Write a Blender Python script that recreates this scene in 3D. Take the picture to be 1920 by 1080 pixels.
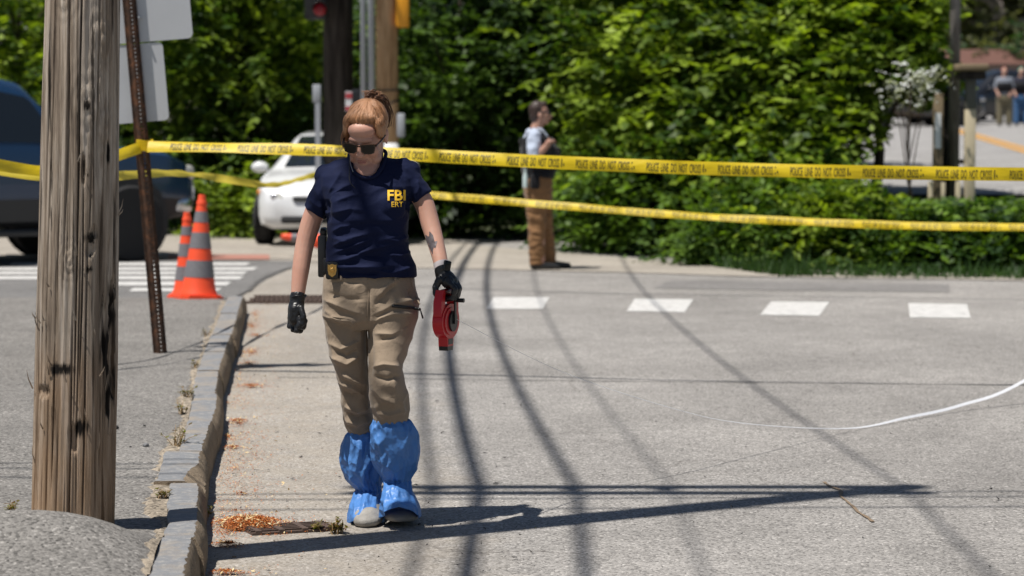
import bpy, bmesh, math, random
import numpy as np
from mathutils import Vector, Matrix, noise
from mathutils.bvhtree import BVHTree

for o in list(bpy.data.objects): bpy.data.objects.remove(o)
SC = bpy.context.scene
COL = SC.collection
R = math.radians
PI = math.pi

# ---------------------------------------------------------------- camera
F = 4800.0                    # focal length in pixels of the 1920 px wide photograph (90 mm)
CH = 1.59                     # camera height
PITCH = math.atan(316.0 / F)
cam_d = bpy.data.cameras.new('camera'); cam = bpy.data.objects.new('camera', cam_d); COL.objects.link(cam)
cam.location = (0, 0, CH); cam.rotation_euler = (PI / 2 - PITCH, 0, 0)
cam_d.sensor_width = 36.0; cam_d.lens = 36.0 * F / 1920.0
cam_d.clip_start = 0.1; cam_d.clip_end = 1500
cam_d.dof.use_dof = True; cam_d.dof.focus_distance = 10.0; cam_d.dof.aperture_fstop = 3.6
SC.camera = cam

# ---------------------------------------------------------------- sky and sun
SUN_EL, SUN_AZ = 68.0, 33.0   # shadows fall to the right (+X) and 33 degrees away from the camera
TOSUN = Vector((-math.cos(R(SUN_EL)) * math.cos(R(SUN_AZ)), -math.cos(R(SUN_EL)) * math.sin(R(SUN_AZ)), math.sin(R(SUN_EL))))
W = bpy.data.worlds.new('World'); SC.world = W; W.use_nodes = True
wn = W.node_tree; bg = wn.nodes['Background']
sky = wn.nodes.new('ShaderNodeTexSky'); sky.sky_type = 'NISHITA'; sky.sun_disc = False
sky.sun_elevation = R(SUN_EL); sky.sun_rotation = math.atan2(TOSUN.x, TOSUN.y)
sky.altitude = 50; sky.air_density = 1.0; sky.dust_density = 0.6
wn.links.new(sky.outputs[0], bg.inputs[0]); bg.inputs[1].default_value = 0.05
sl = bpy.data.lights.new('sun', 'SUN'); sl.energy = 5.0; sl.angle = R(0.53); sl.color = (1.0, 0.955, 0.89)
so = bpy.data.objects.new('sun', sl); COL.objects.link(so); so.location = (0, 0, 30)
so.rotation_euler = TOSUN.to_track_quat('Z', 'Y').to_euler()
SC.view_settings.view_transform = 'Standard'; SC.view_settings.look = 'None'
SC.view_settings.exposure = 0.24; SC.view_settings.gamma = 1.0; SC.view_settings.use_curve_mapping = False

# ---------------------------------------------------------------- helpers: pixels to places
cp, sp = math.cos(PITCH), math.sin(PITCH)
def ray(px, py):
    u = (px - 960) / F; v = (540 - py) / F
    return Vector((u, cp + v * sp, -sp + v * cp))
def gp(px, py, z=0.0):
    d = ray(px, py); t = (z - CH) / d.z
    return Vector((d.x * t, d.y * t, z))
def at(px, py, Y):
    d = ray(px, py); t = Y / d.y
    return Vector((d.x * t, Y, CH + d.z * t))
def proj(co):
    co = np.asarray(co, float); x = co[:, 0]; y = co[:, 1]; z = co[:, 2] - CH
    dep = y * cp - z * sp; up = y * sp + z * cp
    return np.stack([960 + F * x / dep, 540 - F * up / dep], 1)
def ppm(Y): return F / Y

# ---------------------------------------------------------------- helpers: meshes
class MB:
    def __init__(s): s.v = []; s.f = []; s.m = []; s.cur = 0
    def add(s, vs, fs):
        n = len(s.v); s.v += [tuple(v) for v in vs]; s.f += [tuple(i + n for i in f) for f in fs]; s.m += [s.cur] * len(fs); return s
    def box(s, c, d, M=None):
        hx, hy, hz = d[0] / 2, d[1] / 2, d[2] / 2
        vs = [Vector((sx * hx, sy * hy, sz * hz)) for sx in (-1, 1) for sy in (-1, 1) for sz in (-1, 1)]
        if M is not None: vs = [M @ v for v in vs]
        c = Vector(c); vs = [v + c for v in vs]
        return s.add(vs, [(0, 1, 3, 2), (4, 6, 7, 5), (0, 4, 5, 1), (2, 3, 7, 6), (0, 2, 6, 4), (1, 5, 7, 3)])
    def rbox(s, c, d, b, M=None):
        """box with chamfered edges"""
        hx, hy, hz = d[0] / 2, d[1] / 2, d[2] / 2
        bm = bmesh.new(); bmesh.ops.create_cube(bm, size=1)
        for v in bm.verts: v.co = Vector((v.co.x * d[0], v.co.y * d[1], v.co.z * d[2]))
        bmesh.ops.bevel(bm, geom=bm.edges[:], offset=b, segments=2, profile=.5, affect='EDGES')
        bm.verts.index_update(); c = Vector(c)
        vs = [(M @ v.co if M is not None else v.co) + c for v in bm.verts]
        s.add(vs, [[v.index for v in f.verts] for f in bm.faces]); bm.free(); return s
    def loft(s, rings, cap=True, closed=True):
        n = len(rings[0]); vs = [p for r in rings for p in r]; fs = []
        for i in range(len(rings) - 1):
            for j in range(n if closed else n - 1):
                a = i * n + j; b = i * n + (j + 1) % n
                fs.append((a, b, b + n, a + n))
        if cap and closed:
            fs.append(tuple(range(n))[::-1]); k = (len(rings) - 1) * n; fs.append(tuple(range(k, k + n)))
        return s.add(vs, fs)
    def tube(s, pts, rad, n=10, cap=True):
        pts = [Vector(p) for p in pts]; rings = []
        if not hasattr(rad, '__len__'): rad = [rad] * len(pts)
        prev = None
        for i, p in enumerate(pts):
            t = (pts[min(i + 1, len(pts) - 1)] - pts[max(i - 1, 0)])
            t = t.normalized() if t.length > 1e-9 else Vector((0, 0, 1))
            if prev is None:
                a = Vector((1, 0, 0)) if abs(t.x) < .8 else Vector((0, 1, 0)); x = (a - t * a.dot(t)).normalized()
            else: x = (prev - t * prev.dot(t)).normalized()
            prev = x; y = t.cross(x)
            rings.append([p + (x * math.cos(2 * PI * k / n) + y * math.sin(2 * PI * k / n)) * rad[i] for k in range(n)])
        return s.loft(rings, cap)
    def ell(s, c, r, M=None, nu=16, nv=10):
        c = Vector(c); vs = []; fs = []
        if not hasattr(r, '__len__'): r = (r, r, r)
        def P(a, b):
            v = Vector((r[0] * math.sin(b) * math.cos(a), r[1] * math.sin(b) * math.sin(a), r[2] * math.cos(b)))
            return (M @ v if M is not None else v) + c
        vs.append(P(0, 0))
        for i in range(1, nv):
            for j in range(nu): vs.append(P(2 * PI * j / nu, PI * i / nv))
        vs.append(P(0, PI)); L = len(vs) - 1
        for j in range(nu): fs.append((0, 1 + j, 1 + (j + 1) % nu))
        for i in range(nv - 2):
            for j in range(nu):
                a = 1 + i * nu + j; b = 1 + i * nu + (j + 1) % nu; fs.append((a, a + nu, b + nu, b))
        k = 1 + (nv - 2) * nu
        for j in range(nu): fs.append((k + j, L, k + (j + 1) % nu))
        return s.add(vs, fs)
    def chain(s, pts, rad, n=14):
        """tapered limb with round joints (closed pieces, for remeshing)"""
        for i in range(len(pts) - 1):
            s.tube([pts[i], pts[i + 1]], [rad[i], rad[i + 1]], n)
        for p, r in zip(pts, rad): s.ell(p, r, nu=n, nv=8)
        return s
    def lathe(s, prof, c=(0, 0, 0), n=24, M=None):
        c = Vector(c); rings = []
        for r, z in prof:
            ring = [Vector((r * math.cos(2 * PI * k / n), r * math.sin(2 * PI * k / n), z)) for k in range(n)]
            rings.append([(M @ v if M is not None else v) + c for v in ring])
        return s.loft(rings)
    def prism(s, poly, h0, h1, M=None, c=(0, 0, 0)):
        """polygon in local XY extruded along local Z"""
        c = Vector(c); n = len(poly)
        vs = [Vector((x, y, h0)) for x, y in poly] + [Vector((x, y, h1)) for x, y in poly]
        vs = [(M @ v if M is not None else v) + c for v in vs]
        return s.add(vs, [tuple(range(n))[::-1], tuple(range(n, 2 * n))] + [(i, (i + 1) % n, n + (i + 1) % n, n + i) for i in range(n)])
    def mesh(s, name='m', off=None):
        me = bpy.data.meshes.new(name); vs = s.v
        if off is not None: vs = [(v[0] - off[0], v[1] - off[1], v[2] - off[2]) for v in vs]
        me.from_pydata(vs, [], s.f); me.update(); return me
    def obj(s, name, mat, parent=None, smooth=False, off=None, fix=True):
        if off is None and parent is not None and parent.get('_w') is not None: off = parent['_w']
        me = s.mesh(name, off)
        mats = mat if isinstance(mat, (list, tuple)) else [mat]
        for m_ in mats: me.materials.append(m_)
        if len(mats) > 1: me.polygons.foreach_set('material_index', s.m)
        if fix:
            bm = bmesh.new(); bm.from_mesh(me); bmesh.ops.recalc_face_normals(bm, faces=bm.faces[:]); bm.to_mesh(me); bm.free()
        if smooth: shade(me, smooth)
        return link(name, me, parent)
def shade(me, ang=True):
    me.polygons.foreach_set('use_smooth', [True] * len(me.polygons))
    if ang is not True: me.set_sharp_from_angle(angle=R(ang))
def link(name, me, parent=None):
    o = bpy.data.objects.new(name, me); COL.objects.link(o)
    if parent is not None: o.parent = parent
    return o
def tag(o, label=None, cat=None, group=None, kind=None):
    if label: o['label'] = label
    if cat: o['category'] = cat
    if group: o['group'] = group
    if kind: o['kind'] = kind
    return o
def thing(name, label, cat, loc=(0, 0, 0), group=None, rz=0.0, world=True):
    """an Empty at a thing's base; world=True: parts are given in world coordinates"""
    o = bpy.data.objects.new(name, None); COL.objects.link(o); o.location = loc; o.rotation_euler = (0, 0, rz)
    o.empty_display_size = .1
    if world: o['_w'] = tuple(loc)
    return tag(o, label, cat, group)
def dup(root, loc, rz=None, label=None):
    def cp_(o, par):
        c = o.copy(); COL.objects.link(c); c.parent = par
        for ch in [k for k in o.children]: cp_(ch, c)
        return c
    r = cp_(root, None); r.location = loc
    if rz is not None: r.rotation_euler = (0, 0, rz)
    if label: r['label'] = label
    return r
def remesh(mb, vox, smooth=4, fac=.5):
    """union of closed pieces as one continuous skin -> mesh datablock"""
    me = mb.mesh('tmp'); o = bpy.data.objects.new('tmp', me); COL.objects.link(o)
    bm = bmesh.new(); bm.from_mesh(me); bmesh.ops.recalc_face_normals(bm, faces=bm.faces[:]); bm.to_mesh(me); bm.free()
    m = o.modifiers.new('r', 'REMESH'); m.mode = 'VOXEL'; m.voxel_size = vox; m.adaptivity = 0
    if smooth:
        k = o.modifiers.new('s', 'SMOOTH'); k.iterations = smooth; k.factor = fac
    dg = bpy.context.evaluated_depsgraph_get(); ev = o.evaluated_get(dg)
    out = bpy.data.meshes.new_from_object(ev); bpy.data.objects.remove(o); bpy.data.meshes.remove(me)
    return out
def get_co(me):
    a = np.empty(len(me.vertices) * 3); me.vertices.foreach_get('co', a); return a.reshape(-1, 3)
def get_no(me):
    a = np.empty(len(me.vertices) * 3); me.vertices.foreach_get('normal', a); return a.reshape(-1, 3)
def set_co(me, co):
    me.vertices.foreach_set('co', np.asarray(co, float).ravel()); me.update()
def fin(me, name, mat, parent, smooth=True):
    """remeshed world-space mesh -> part"""
    w = parent.get('_w') if parent is not None else None
    if w is not None: set_co(me, get_co(me) - np.array(w))
    me.name = name; me.materials.clear(); me.materials.append(mat)
    if smooth: shade(me)
    return link(name, me, parent)
def folds(me, lines, front=-.05):
    """cloth folds: ridges (amp>0) and valleys (amp<0) along lines given as photo points"""
    co = get_co(me); no = get_no(me); pp = proj(co); d = np.zeros(len(co))
    mask = no[:, 1] < front
    for pts, amp, w in lines:
        best = np.full(len(co), 1e9); tt = np.zeros(len(co)); n = len(pts) - 1
        for i in range(n):
            a = np.array(pts[i], float); b = np.array(pts[i + 1], float); ab = b - a
            t = np.clip(((pp - a) @ ab) / (ab @ ab), 0, 1); q = pp - (a + t[:, None] * ab)
            l = np.sqrt((q ** 2).sum(1)); k = l < best; best[k] = l[k]; tt[k] = ((i + t) / n)[k]
        taper = np.clip(np.sin(PI * np.clip(tt, .03, .97)) * 1.6, 0, 1)
        d += amp * taper * np.exp(-(best / (w * .95)) ** 1.35)
    co[mask] += no[mask] * d[mask, None]; set_co(me, co)
def wobble(me, amp, scale, seed=0, stretch=(1, 1, 1), ridged=False):
    co = get_co(me); no = get_no(me); off = Vector((seed * 7.3, seed * 3.1, seed * 1.7)); d = np.empty(len(co))
    for i, c in enumerate(co):
        n = noise.noise(Vector((c[0] * stretch[0], c[1] * stretch[1], c[2] * stretch[2])) * scale + off)
        d[i] = (1 - 2 * abs(n) * 1.6) if ridged else n
    co += no * d[:, None] * amp; set_co(me, co)
def ring(c, hx, hy, n=32, p=2.0, M=None):
    out = []
    for k in range(n):
        a = 2 * PI * k / n; ca, sa = math.cos(a), math.sin(a)
        v = Vector((hx * math.copysign(abs(ca) ** (2 / p), ca), hy * math.copysign(abs(sa) ** (2 / p), sa), 0))
        out.append(Vector(c) + (M @ v if M is not None else v))
    return out
def smooth_path(pts, n=8):
    pts = [Vector(p) for p in pts]; out = []
    for i in range(len(pts) - 1):
        p0 = pts[max(i - 1, 0)]; p1 = pts[i]; p2 = pts[i + 1]; p3 = pts[min(i + 2, len(pts) - 1)]
        for k in range(n):
            t = k / n
            out.append(.5 * ((2 * p1) + (p2 - p0) * t + (2 * p0 - 5 * p1 + 4 * p2 - p3) * t * t + (3 * p1 - p0 - 3 * p2 + p3) * t ** 3))
    out.append(pts[-1]); return out

# ---------------------------------------------------------------- helpers: materials
class NT:
    def __init__(s, name):
        s.m = bpy.data.materials.new(name); s.m.use_nodes = True; s.t = s.m.node_tree; s.b = s.t.nodes['Principled BSDF']
        s.out = s.t.nodes['Material Output']
    def n(s, typ, **kw):
        nd = s.t.nodes.new('ShaderNode' + typ)
        for k, v in kw.items():
            if k.startswith('i_'):
                key = k[2:]; key = int(key) if key.isdigit() else key.replace('_', ' ')
                nd.inputs[key].default_value = v
            else: setattr(nd, k, v)
        return nd
    def l(s, a, b):
        s.t.links.new(a.outputs[0] if hasattr(a, 'outputs') else a, b); return s
    def coord(s, typ='Object', scale=None):
        c = s.n('TexCoord').outputs[typ]
        if scale is None: return c
        mp = s.n('Mapping'); s.t.links.new(c, mp.inputs[0]); mp.inputs['Scale'].default_value = scale; return mp.outputs[0]
    def noise(s, scale, detail=4, rough=.55, vec=None, dist=0.0):
        nd = s.n('TexNoise'); nd.inputs['Scale'].default_value = scale; nd.inputs['Detail'].default_value = detail
        nd.inputs['Roughness'].default_value = rough; nd.inputs['Distortion'].default_value = dist
        s.t.links.new(vec if vec is not None else s.coord(), nd.inputs['Vector']); return nd.outputs[0]
    def ramp(s, fac, stops, interp='LINEAR'):
        nd = s.n('ValToRGB'); cr = nd.color_ramp; cr.interpolation = interp
        while len(cr.elements) < len(stops): cr.elements.new(.5)
        for e, (p, c) in zip(cr.elements, stops):
            e.position = p; e.color = (c, c, c, 1) if not hasattr(c, '__len__') else (*c, 1)
        s.t.links.new(fac, nd.inputs[0]); return nd.outputs[0]
    def mix(s, fac, a, b, blend='MIX'):
        nd = s.n('Mix', data_type='RGBA', blend_type=blend)
        for sock, v in ((nd.inputs[0], fac), (nd.inputs[6], a), (nd.inputs[7], b)):
            if hasattr(v, 'is_output'): s.t.links.new(v, sock)
            elif hasattr(v, '__len__'): sock.default_value = tuple(v) if len(v) == len(sock.default_value) else (*v, 1)
            else: sock.default_value = v
        return nd.outputs[2]
    def math(s, op, a, b=0.0, c=0.0):
        nd = s.n('Math', operation=op)
        for sock, v in zip(nd.inputs, (a, b, c)):
            if hasattr(v, 'is_output'): s.t.links.new(v, sock)
            else: sock.default_value = v
        return nd.outputs[0]
    def bump(s, h, strength=.3, dist=.01, normal=None):
        nd = s.n('Bump'); nd.inputs['Strength'].default_value = strength; nd.inputs['Distance'].default_value = dist
        s.t.links.new(h, nd.inputs['Height'])
        if normal is not None: s.t.links.new(normal, nd.inputs['Normal'])
        return nd.outputs[0]
    def set(s, col=None, rough=None, metal=None, normal=None, spec=None, **kw):
        def put(sock, v):
            if v is None: return
            if hasattr(v, 'is_output'): s.t.links.new(v, sock)
            elif hasattr(v, '__len__'): sock.default_value = tuple(v) if len(v) == len(sock.default_value) else (*v, 1)
            else: sock.default_value = v
        put(s.b.inputs['Base Color'], col); put(s.b.inputs['Roughness'], rough); put(s.b.inputs['Metallic'], metal)
        put(s.b.inputs['Specular IOR Level'], spec)
        if normal is not None: put(s.b.inputs['Normal'], normal)
        for k, v in kw.items(): put(s.b.inputs[k.replace('_', ' ')], v)
        return s.m
def plain(name, col, rough=.6, var=.15, scale=25, metal=0.0, bump=0.0, spec=.5, bscale=None, **kw):
    t = NT(name); n = t.noise(scale, 5)
    c = t.mix(n, [x * (1 - var) for x in col], [min(1, x * (1 + var)) for x in col])
    nm = t.bump(t.noise(bscale or scale * 4, 6), bump, .004) if bump else None
    return t.set(c, rough, metal, nm, spec, **kw)
# ================================================================ ground materials
def asphalt(name, base, sandy=False, grain=105, contrast=.75):
    t = NT(name); co = t.coord('Object')
    v = t.n('TexVoronoi', feature='F1'); v.inputs['Scale'].default_value = grain; t.l(co, v.inputs['Vector'])
    cell = t.ramp(v.outputs['Color'], [(0, 1 - contrast), (.45, .92), (.78, 1.1), (1, 1 + contrast * 1.3)])
    fine = t.noise(grain * 2.2, 3, .7, co)
    big = t.noise(.9, 5, .6, co, .4); mid = t.noise(7, 5, .62, co)
    c = t.mix(1.0, base, cell, 'MULTIPLY')
    c = t.mix(1.0, c, t.ramp(big, [(.3, .84), (.7, 1.12)]), 'MULTIPLY')
    c = t.mix(1.0, c, t.ramp(mid, [(.25, .88), (.75, 1.1)]), 'MULTIPLY')
    c = t.mix(1.0, c, t.ramp(fine, [(.3, .78), (.7, 1.2)]), 'MULTIPLY')
    if sandy:   # pale sand washed into the gutter beside the kerb, and dark oil drips
        sx = t.n('SeparateXYZ'); t.l(co, sx.inputs[0])
        e = t.math('ADD', t.math('MULTIPLY', sx.outputs[1], .094), sx.outputs[0])      # X measured from the kerb line
        w = t.math('ADD', e, t.math('MULTIPLY', t.noise(1.1, 5, .6, co), -1.0))
        msk = t.ramp(w, [(0.0, .9), (.4, 0.0)])
        msk = t.math('MULTIPLY', msk, t.ramp(t.noise(5, 6, .7, co), [(.3, .35), (.6, .95)]))
        c = t.mix(t.math('MULTIPLY', msk, .42), c, (.40, .335, .25))
        sp_ = t.n('TexVoronoi', feature='F1'); sp_.inputs['Scale'].default_value = 6.5; t.l(co, sp_.inputs['Vector'])
        spot = t.ramp(sp_.outputs['Distance'], [(.035, 1.0), (.06, 0.0)])
        spot = t.math('MULTIPLY', spot, t.ramp(t.noise(1.7, 2, .5, co), [(.52, 0), (.6, 1)]))
        c = t.mix(t.math('MULTIPLY', spot, .75), c, (.05, .047, .045))
    if sandy:   # worn patches and hairline cracks
        c = t.mix(1.0, c, t.ramp(t.noise(.33, 6, .62, t.coord('Object', (1, .45, 1)), .8), [(.32, .80), (.5, 1.0), (.7, 1.10)]), 'MULTIPLY')
        wv = t.n('VectorMath', operation='ADD'); t.t.links.new(co, wv.inputs[0]); nz = t.n('TexNoise'); nz.inputs['Scale'].default_value = 2.2; nz.inputs['Detail'].default_value = 6; t.t.links.new(co, nz.inputs['Vector'])
        sc_ = t.n('VectorMath', operation='SCALE'); sc_.inputs['Scale'].default_value = .5; t.t.links.new(nz.outputs['Color'], sc_.inputs[0]); t.t.links.new(sc_.outputs[0], wv.inputs[1])
        ve = t.n('TexVoronoi', feature='DISTANCE_TO_EDGE'); ve.inputs['Scale'].default_value = .42; t.t.links.new(wv.outputs[0], ve.inputs['Vector'])
        ck = t.math('MULTIPLY', t.ramp(ve.outputs['Distance'], [(.0012, 1), (.004, 0)]), t.ramp(t.noise(.5, 3, .5, co), [(.5, 0), (.58, .55)]))
        c = t.mix(ck, c, (.085, .075, .065))
    h = t.math('ADD', t.math('MULTIPLY', v.outputs['Distance'], -1.0), t.math('MULTIPLY', fine, .6))
    return t.set(c, .88, 0, t.bump(h, .45, .006), .25)
M_ROAD = asphalt('road_asphalt', (.30, .285, .268), True)
M_WALK = asphalt('sidewalk_asphalt', (.215, .204, .19), False, 95, .8)
M_SIDE = asphalt('side_street_asphalt', (.19, .185, .18), False, 130)
M_PATCH = asphalt('patch_asphalt', (.23, .22, .212), False, 150)
M_CONC = asphalt('pale_concrete', (.36, .325, .28), False, 140, .3)
M_HILL = asphalt('hill_asphalt', (.31, .30, .29), False, 60, .3)
def paint_mat(name, col):
    t = NT(name); co = t.coord()
    w = t.ramp(t.noise(11, 9, .8, co), [(.36, 0), (.54, 1)])
    c = t.mix(w, [x * .6 for x in col], col); c = t.mix(t.ramp(t.noise(75, 6, .75, co), [(.36, .85), (.46, 0)]), c, (.27, .255, .24)); g = t.ramp(t.noise(240, 3, .6, co), [(.3, .82), (.7, 1.05)])
    return t.set(t.mix(1.0, c, g, 'MULTIPLY'), .7, 0, t.bump(t.noise(200, 3), .3, .004), .3)
M_WPAINT = paint_mat('white_road_paint', (.66, .65, .63)); M_YPAINT = paint_mat('yellow_road_paint', (.72, .36, .05))
M_RED = plain('red_brick_paving', (.36, .17, .13), .85, .25, 8, bump=.3)
M_DIRT = asphalt('dry_soil', (.29, .245, .19), False, 70, .85)
M_GRASSG = plain('rough_ground', (.07, .085, .035), .95, .4, 3, bump=.5)

# ================================================================ ground sheets
def ss(a, b, x):
    t = min(1, max(0, (x - a) / (b - a))); return t * t * (3 - 2 * t)
def hz(X, Y):
    return ss(27.2, 31, Y) * ss(2.2, 4.2, X) * (.159 + .0166 * max(Y, 31)) * (1.0 if Y < 160 else 160 / Y * (.159 + .0166 * 160) / (.159 + .0166 * 160))
def sheet(name, poly, z, mat, kind='structure', label=None, cat=None):
    mb = MB(); mb.add([(p[0], p[1], z if len(p) < 3 else p[2]) for p in poly], [tuple(range(len(poly)))])
    o = mb.obj(name, mat, fix=False)
    if o.data.polygons[0].normal.z < 0: o.data.flip_normals()
    if kind: o['kind'] = kind
    return o
mb = MB(); xs = [-700, -300, -120, -60, -30, -15, -8, -4, 0, 2.2, 2.8, 3.4, 4.2, 6, 9, 14, 22, 40, 80, 160, 320, 700]
ys = [-40, -15, 0, 10, 20, 26, 27.2, 28, 29, 30, 31, 35, 42, 55, 75, 100, 150, 300, 600, 1200]
vs = [(x, y, hz(x, y) - .03) for y in ys for x in xs]; n = len(xs)
mb.add(vs, [(j * n + i, j * n + i + 1, (j + 1) * n + i + 1, (j + 1) * n + i) for j in range(len(ys) - 1) for i in range(n - 1)])
tag(mb.obj('ground', M_GRASSG, fix=False), kind='structure')
sheet('road', [(-40, -15), (40, -15), (40, 26.4), (2.6, 26.4), (2.6, 36), (-40, 36)], 0, M_ROAD)
sheet('side_street', [(-40, 22.2)] + [gp(x, y)[:2] for x, y in ((300, 566), (425, 566), (452, 552), (475, 540), (500, 524), (540, 506), (575, 496), (560, 490), (300, 488))] + [(-40, 29.3)], .004, M_SIDE)
# far pavement: pale concrete beyond the side street and along the hedge
sheet('far_pavement', [(-40, 29.5)] + [gp(x, y)[:2] for x, y in ((300, 487), (470, 485), (560, 487), (620, 497), (760, 503), (960, 507), (1180, 512), (1390, 519), (1920, 527), (2100, 529), (2100, 519), (1400, 505), (1180, 485), (900, 462))] + [(-1, 34.5), (-40, 34.5)], .008, M_CONC)
sheet('tactile_strip', [gp(x, y, .012) for x, y in ((315, 486), (505, 486), (505, 477), (315, 477))], .012, M_RED)
sheet('road_patch', [gp(x, y)[:2] for x, y in ((1225, 541), (1780, 549), (1780, 533), (1620, 532), (1260, 525))], .004, M_PATCH)
# hill road in the far right
mb = MB(); ys2 = [31 + i * 4 for i in range(32)]
for i, y in enumerate(ys2):
    for x in (4.6 - (y - 31) * .0, 60): mb.v.append((x, y, hz(x, y) + .012))
mb.f = [(2 * i, 2 * i + 1, 2 * i + 3, 2 * i + 2) for i in range(len(ys2) - 1)]; mb.m = [0] * len(mb.f)
tag(mb.obj('hill_road', M_HILL, fix=False), kind='structure')
mb = MB()
for off in (0, .26):
    a = len(mb.v); L = [(9.55 + off + (y - 48.0) * .102, y) for y in range(36, 110, 3)]
    vs = []
    for x, y in L: vs += [(x, y, hz(x, y) + .022), (x + .15, y, hz(x, y) + .022)]
    mb.add(vs, [(2 * i, 2 * i + 1, 2 * i + 3, 2 * i + 2) for i in range(len(L) - 1)])
tag(mb.obj('centre_line', M_YPAINT, fix=False), 'double yellow centre line on the far hill road', kind='structure')
# painted marks
for i, q in enumerate([((925, 558), (1030, 558), (1018, 580), (911, 580)), ((1190, 561), (1300, 562), (1284, 586), (1175, 584)),
                       ((1446, 566), (1555, 567), (1536, 593), (1425, 591)), ((1703, 569), (1813, 571), (1820, 597), (1706, 596))]):
    sheet('road_dash', [gp(*p)[:2] for p in q], .004, M_WPAINT)
for y0, y1, x0, x1 in ((494, 499, 25, 470), (503, 508, -60, 484), (511, 516, -120, 465), (519.5, 525.5, -200, 458), (530, 537, 100, 434), (542, 548, 250, 416)):
    sheet('crosswalk_stripe', [gp(x, y)[:2] for x, y in ((x0 - 8, y1), (x1 - 9, y1), (x1, y0), (x0, y0))], .010, M_WPAINT)

# ================================================================ kerb of granite stones and the pavement behind it
KR = [(460, 554), (449, 590), (439, 624), (416, 691), (408, 764), (384, 842), (379, 905), (376, 945), (374, 987), (358, 1075)]
KL = [(428, 556), (412, 590), (398, 624), (371, 691), (352, 779), (338, 850), (318, 905), (313, 945), (311, 987), (281, 1075)]
KZ = .15
kr = [gp(x, y, KZ) for x, y in KR]; kl = [gp(x, y, KZ) for x, y in KL]
kr.append(kr[-1] + Vector((.75, -6.5, 0))); kl.append(kl[-1] + Vector((.75, -6.5, 0)))
def interp(L, Y):
    for a, b in zip(L, L[1:]):
        if a.y >= Y >= b.y: t = (a.y - Y) / (a.y - b.y); return a.x + (b.x - a.x) * t
    return L[0].x if Y > L[0].y else L[-1].x
def kxr(Y): return interp(kr, Y)
def kxl(Y): return min(interp(kl, Y), kxr(Y) - .115)
def stone_mat():
    t = NT('kerb_bluestone'); co = t.coord()
    st = t.noise(9, 5, .6, t.coord('Object', (1, 5, 1)), .3)
    c = t.mix(st, (.135, .14, .15), (.25, .255, .265))
    c = t.mix(t.ramp(t.noise(26, 6, .7), [(.5, 0), (.62, .55)]), c, (.36, .345, .32))
    c = t.mix(t.ramp(t.noise(4, 5, .7), [(.48, 0), (.68, .75)]), c, (.33, .27, .20))
    c = t.mix(1.0, c, t.ramp(t.noise(180, 3), [(.3, .85), (.7, 1.12)]), 'MULTIPLY')
    return t.set(c, .75, 0, t.bump(t.noise(90, 5), .35, .004), .35)
def face_mat():
    t = NT('kerb_split_face'); n = t.noise(22, 7, .7)
    c = t.mix(n, (.17, .125, .085), (.40, .32, .23)); return t.set(c, .92, 0, t.bump(t.noise(45, 7, .7), 1.0, .02), .2)
M_KTOP, M_KFACE = stone_mat(), face_mat()
kerb = bpy.data.objects.new('kerb', None); COL.objects.link(kerb); tag(kerb, kind='structure')
random.seed(4)
jy = [gp(0, y, KZ).y for y in (554, 570, 586, 608, 629, 660, 694, 737, 790, 848, 905, 951, 1010, 1100)] + [6.6, 5.2, 3.8, 2.4]
for si, (ya, yb) in enumerate(zip(jy, jy[1:])):
    mbk = MB(); nseg = 44; rows = []; gap = .006; dz = random.uniform(-.008, .008); dx = random.uniform(-.006, .006)
    off = -.055 if si == 9 else 0.0
    for k in range(nseg + 1):
        Y = ya - gap + (yb + gap - ya + gap) * k / nseg
        xr = kxr(Y) + dx; xl = kxl(Y) + dx + off
        ch = .012 + .016 * abs(noise.noise(Vector((Y * 9, si, 0)))) + .012 * abs(noise.noise(Vector((Y * 31, si, 3))))
        if si == 9: ch += .05 * ss(.35, .8, k / nseg)
        bul = .009 * noise.noise(Vector((Y * 5, si * 3.3, 1))) + .012 * noise.noise(Vector((Y * 27, si, 5))) + .008 * noise.noise(Vector((Y * 70, si, 8))) + (.006 if si % 2 else -.004)
        wl = .01 * noise.noise(Vector((Y * 6, si, 9)))
        z = KZ + dz + .003 * noise.noise(Vector((Y * 4, si, 2)))
        rows.append([Vector((xl + wl, Y, -.05)), Vector((xl + wl, Y, z - .006)), Vector((xl + wl + .006, Y, z)), Vector(((xl + xr) / 2, Y, z + .001)),
                     Vector((xr - ch, Y, z)), Vector((xr - ch * .25 + bul * .4, Y, z - .012 - ch * .4)), Vector((xr + .008 + bul, Y, z - .055)), Vector((xr + .014 + bul * .7, Y, .05)), Vector((xr + .02, Y, -.05))])
    nr = len(rows[0]); mbk.v = [tuple(p) for r in rows for p in r]
    for i in range(nseg):
        for j in range(nr - 1):
            mbk.f.append((i * nr + j, (i + 1) * nr + j, (i + 1) * nr + j + 1, i * nr + j + 1)); mbk.m.append(0 if j < 4 else 1)
    mbk.f += [tuple(range(nr)), tuple(range(nseg * nr, nseg * nr + nr))[::-1]]; mbk.m += [1, 1]
    mbk.obj('kerb_stone', [M_KTOP, M_KFACE], kerb, 35)
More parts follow.
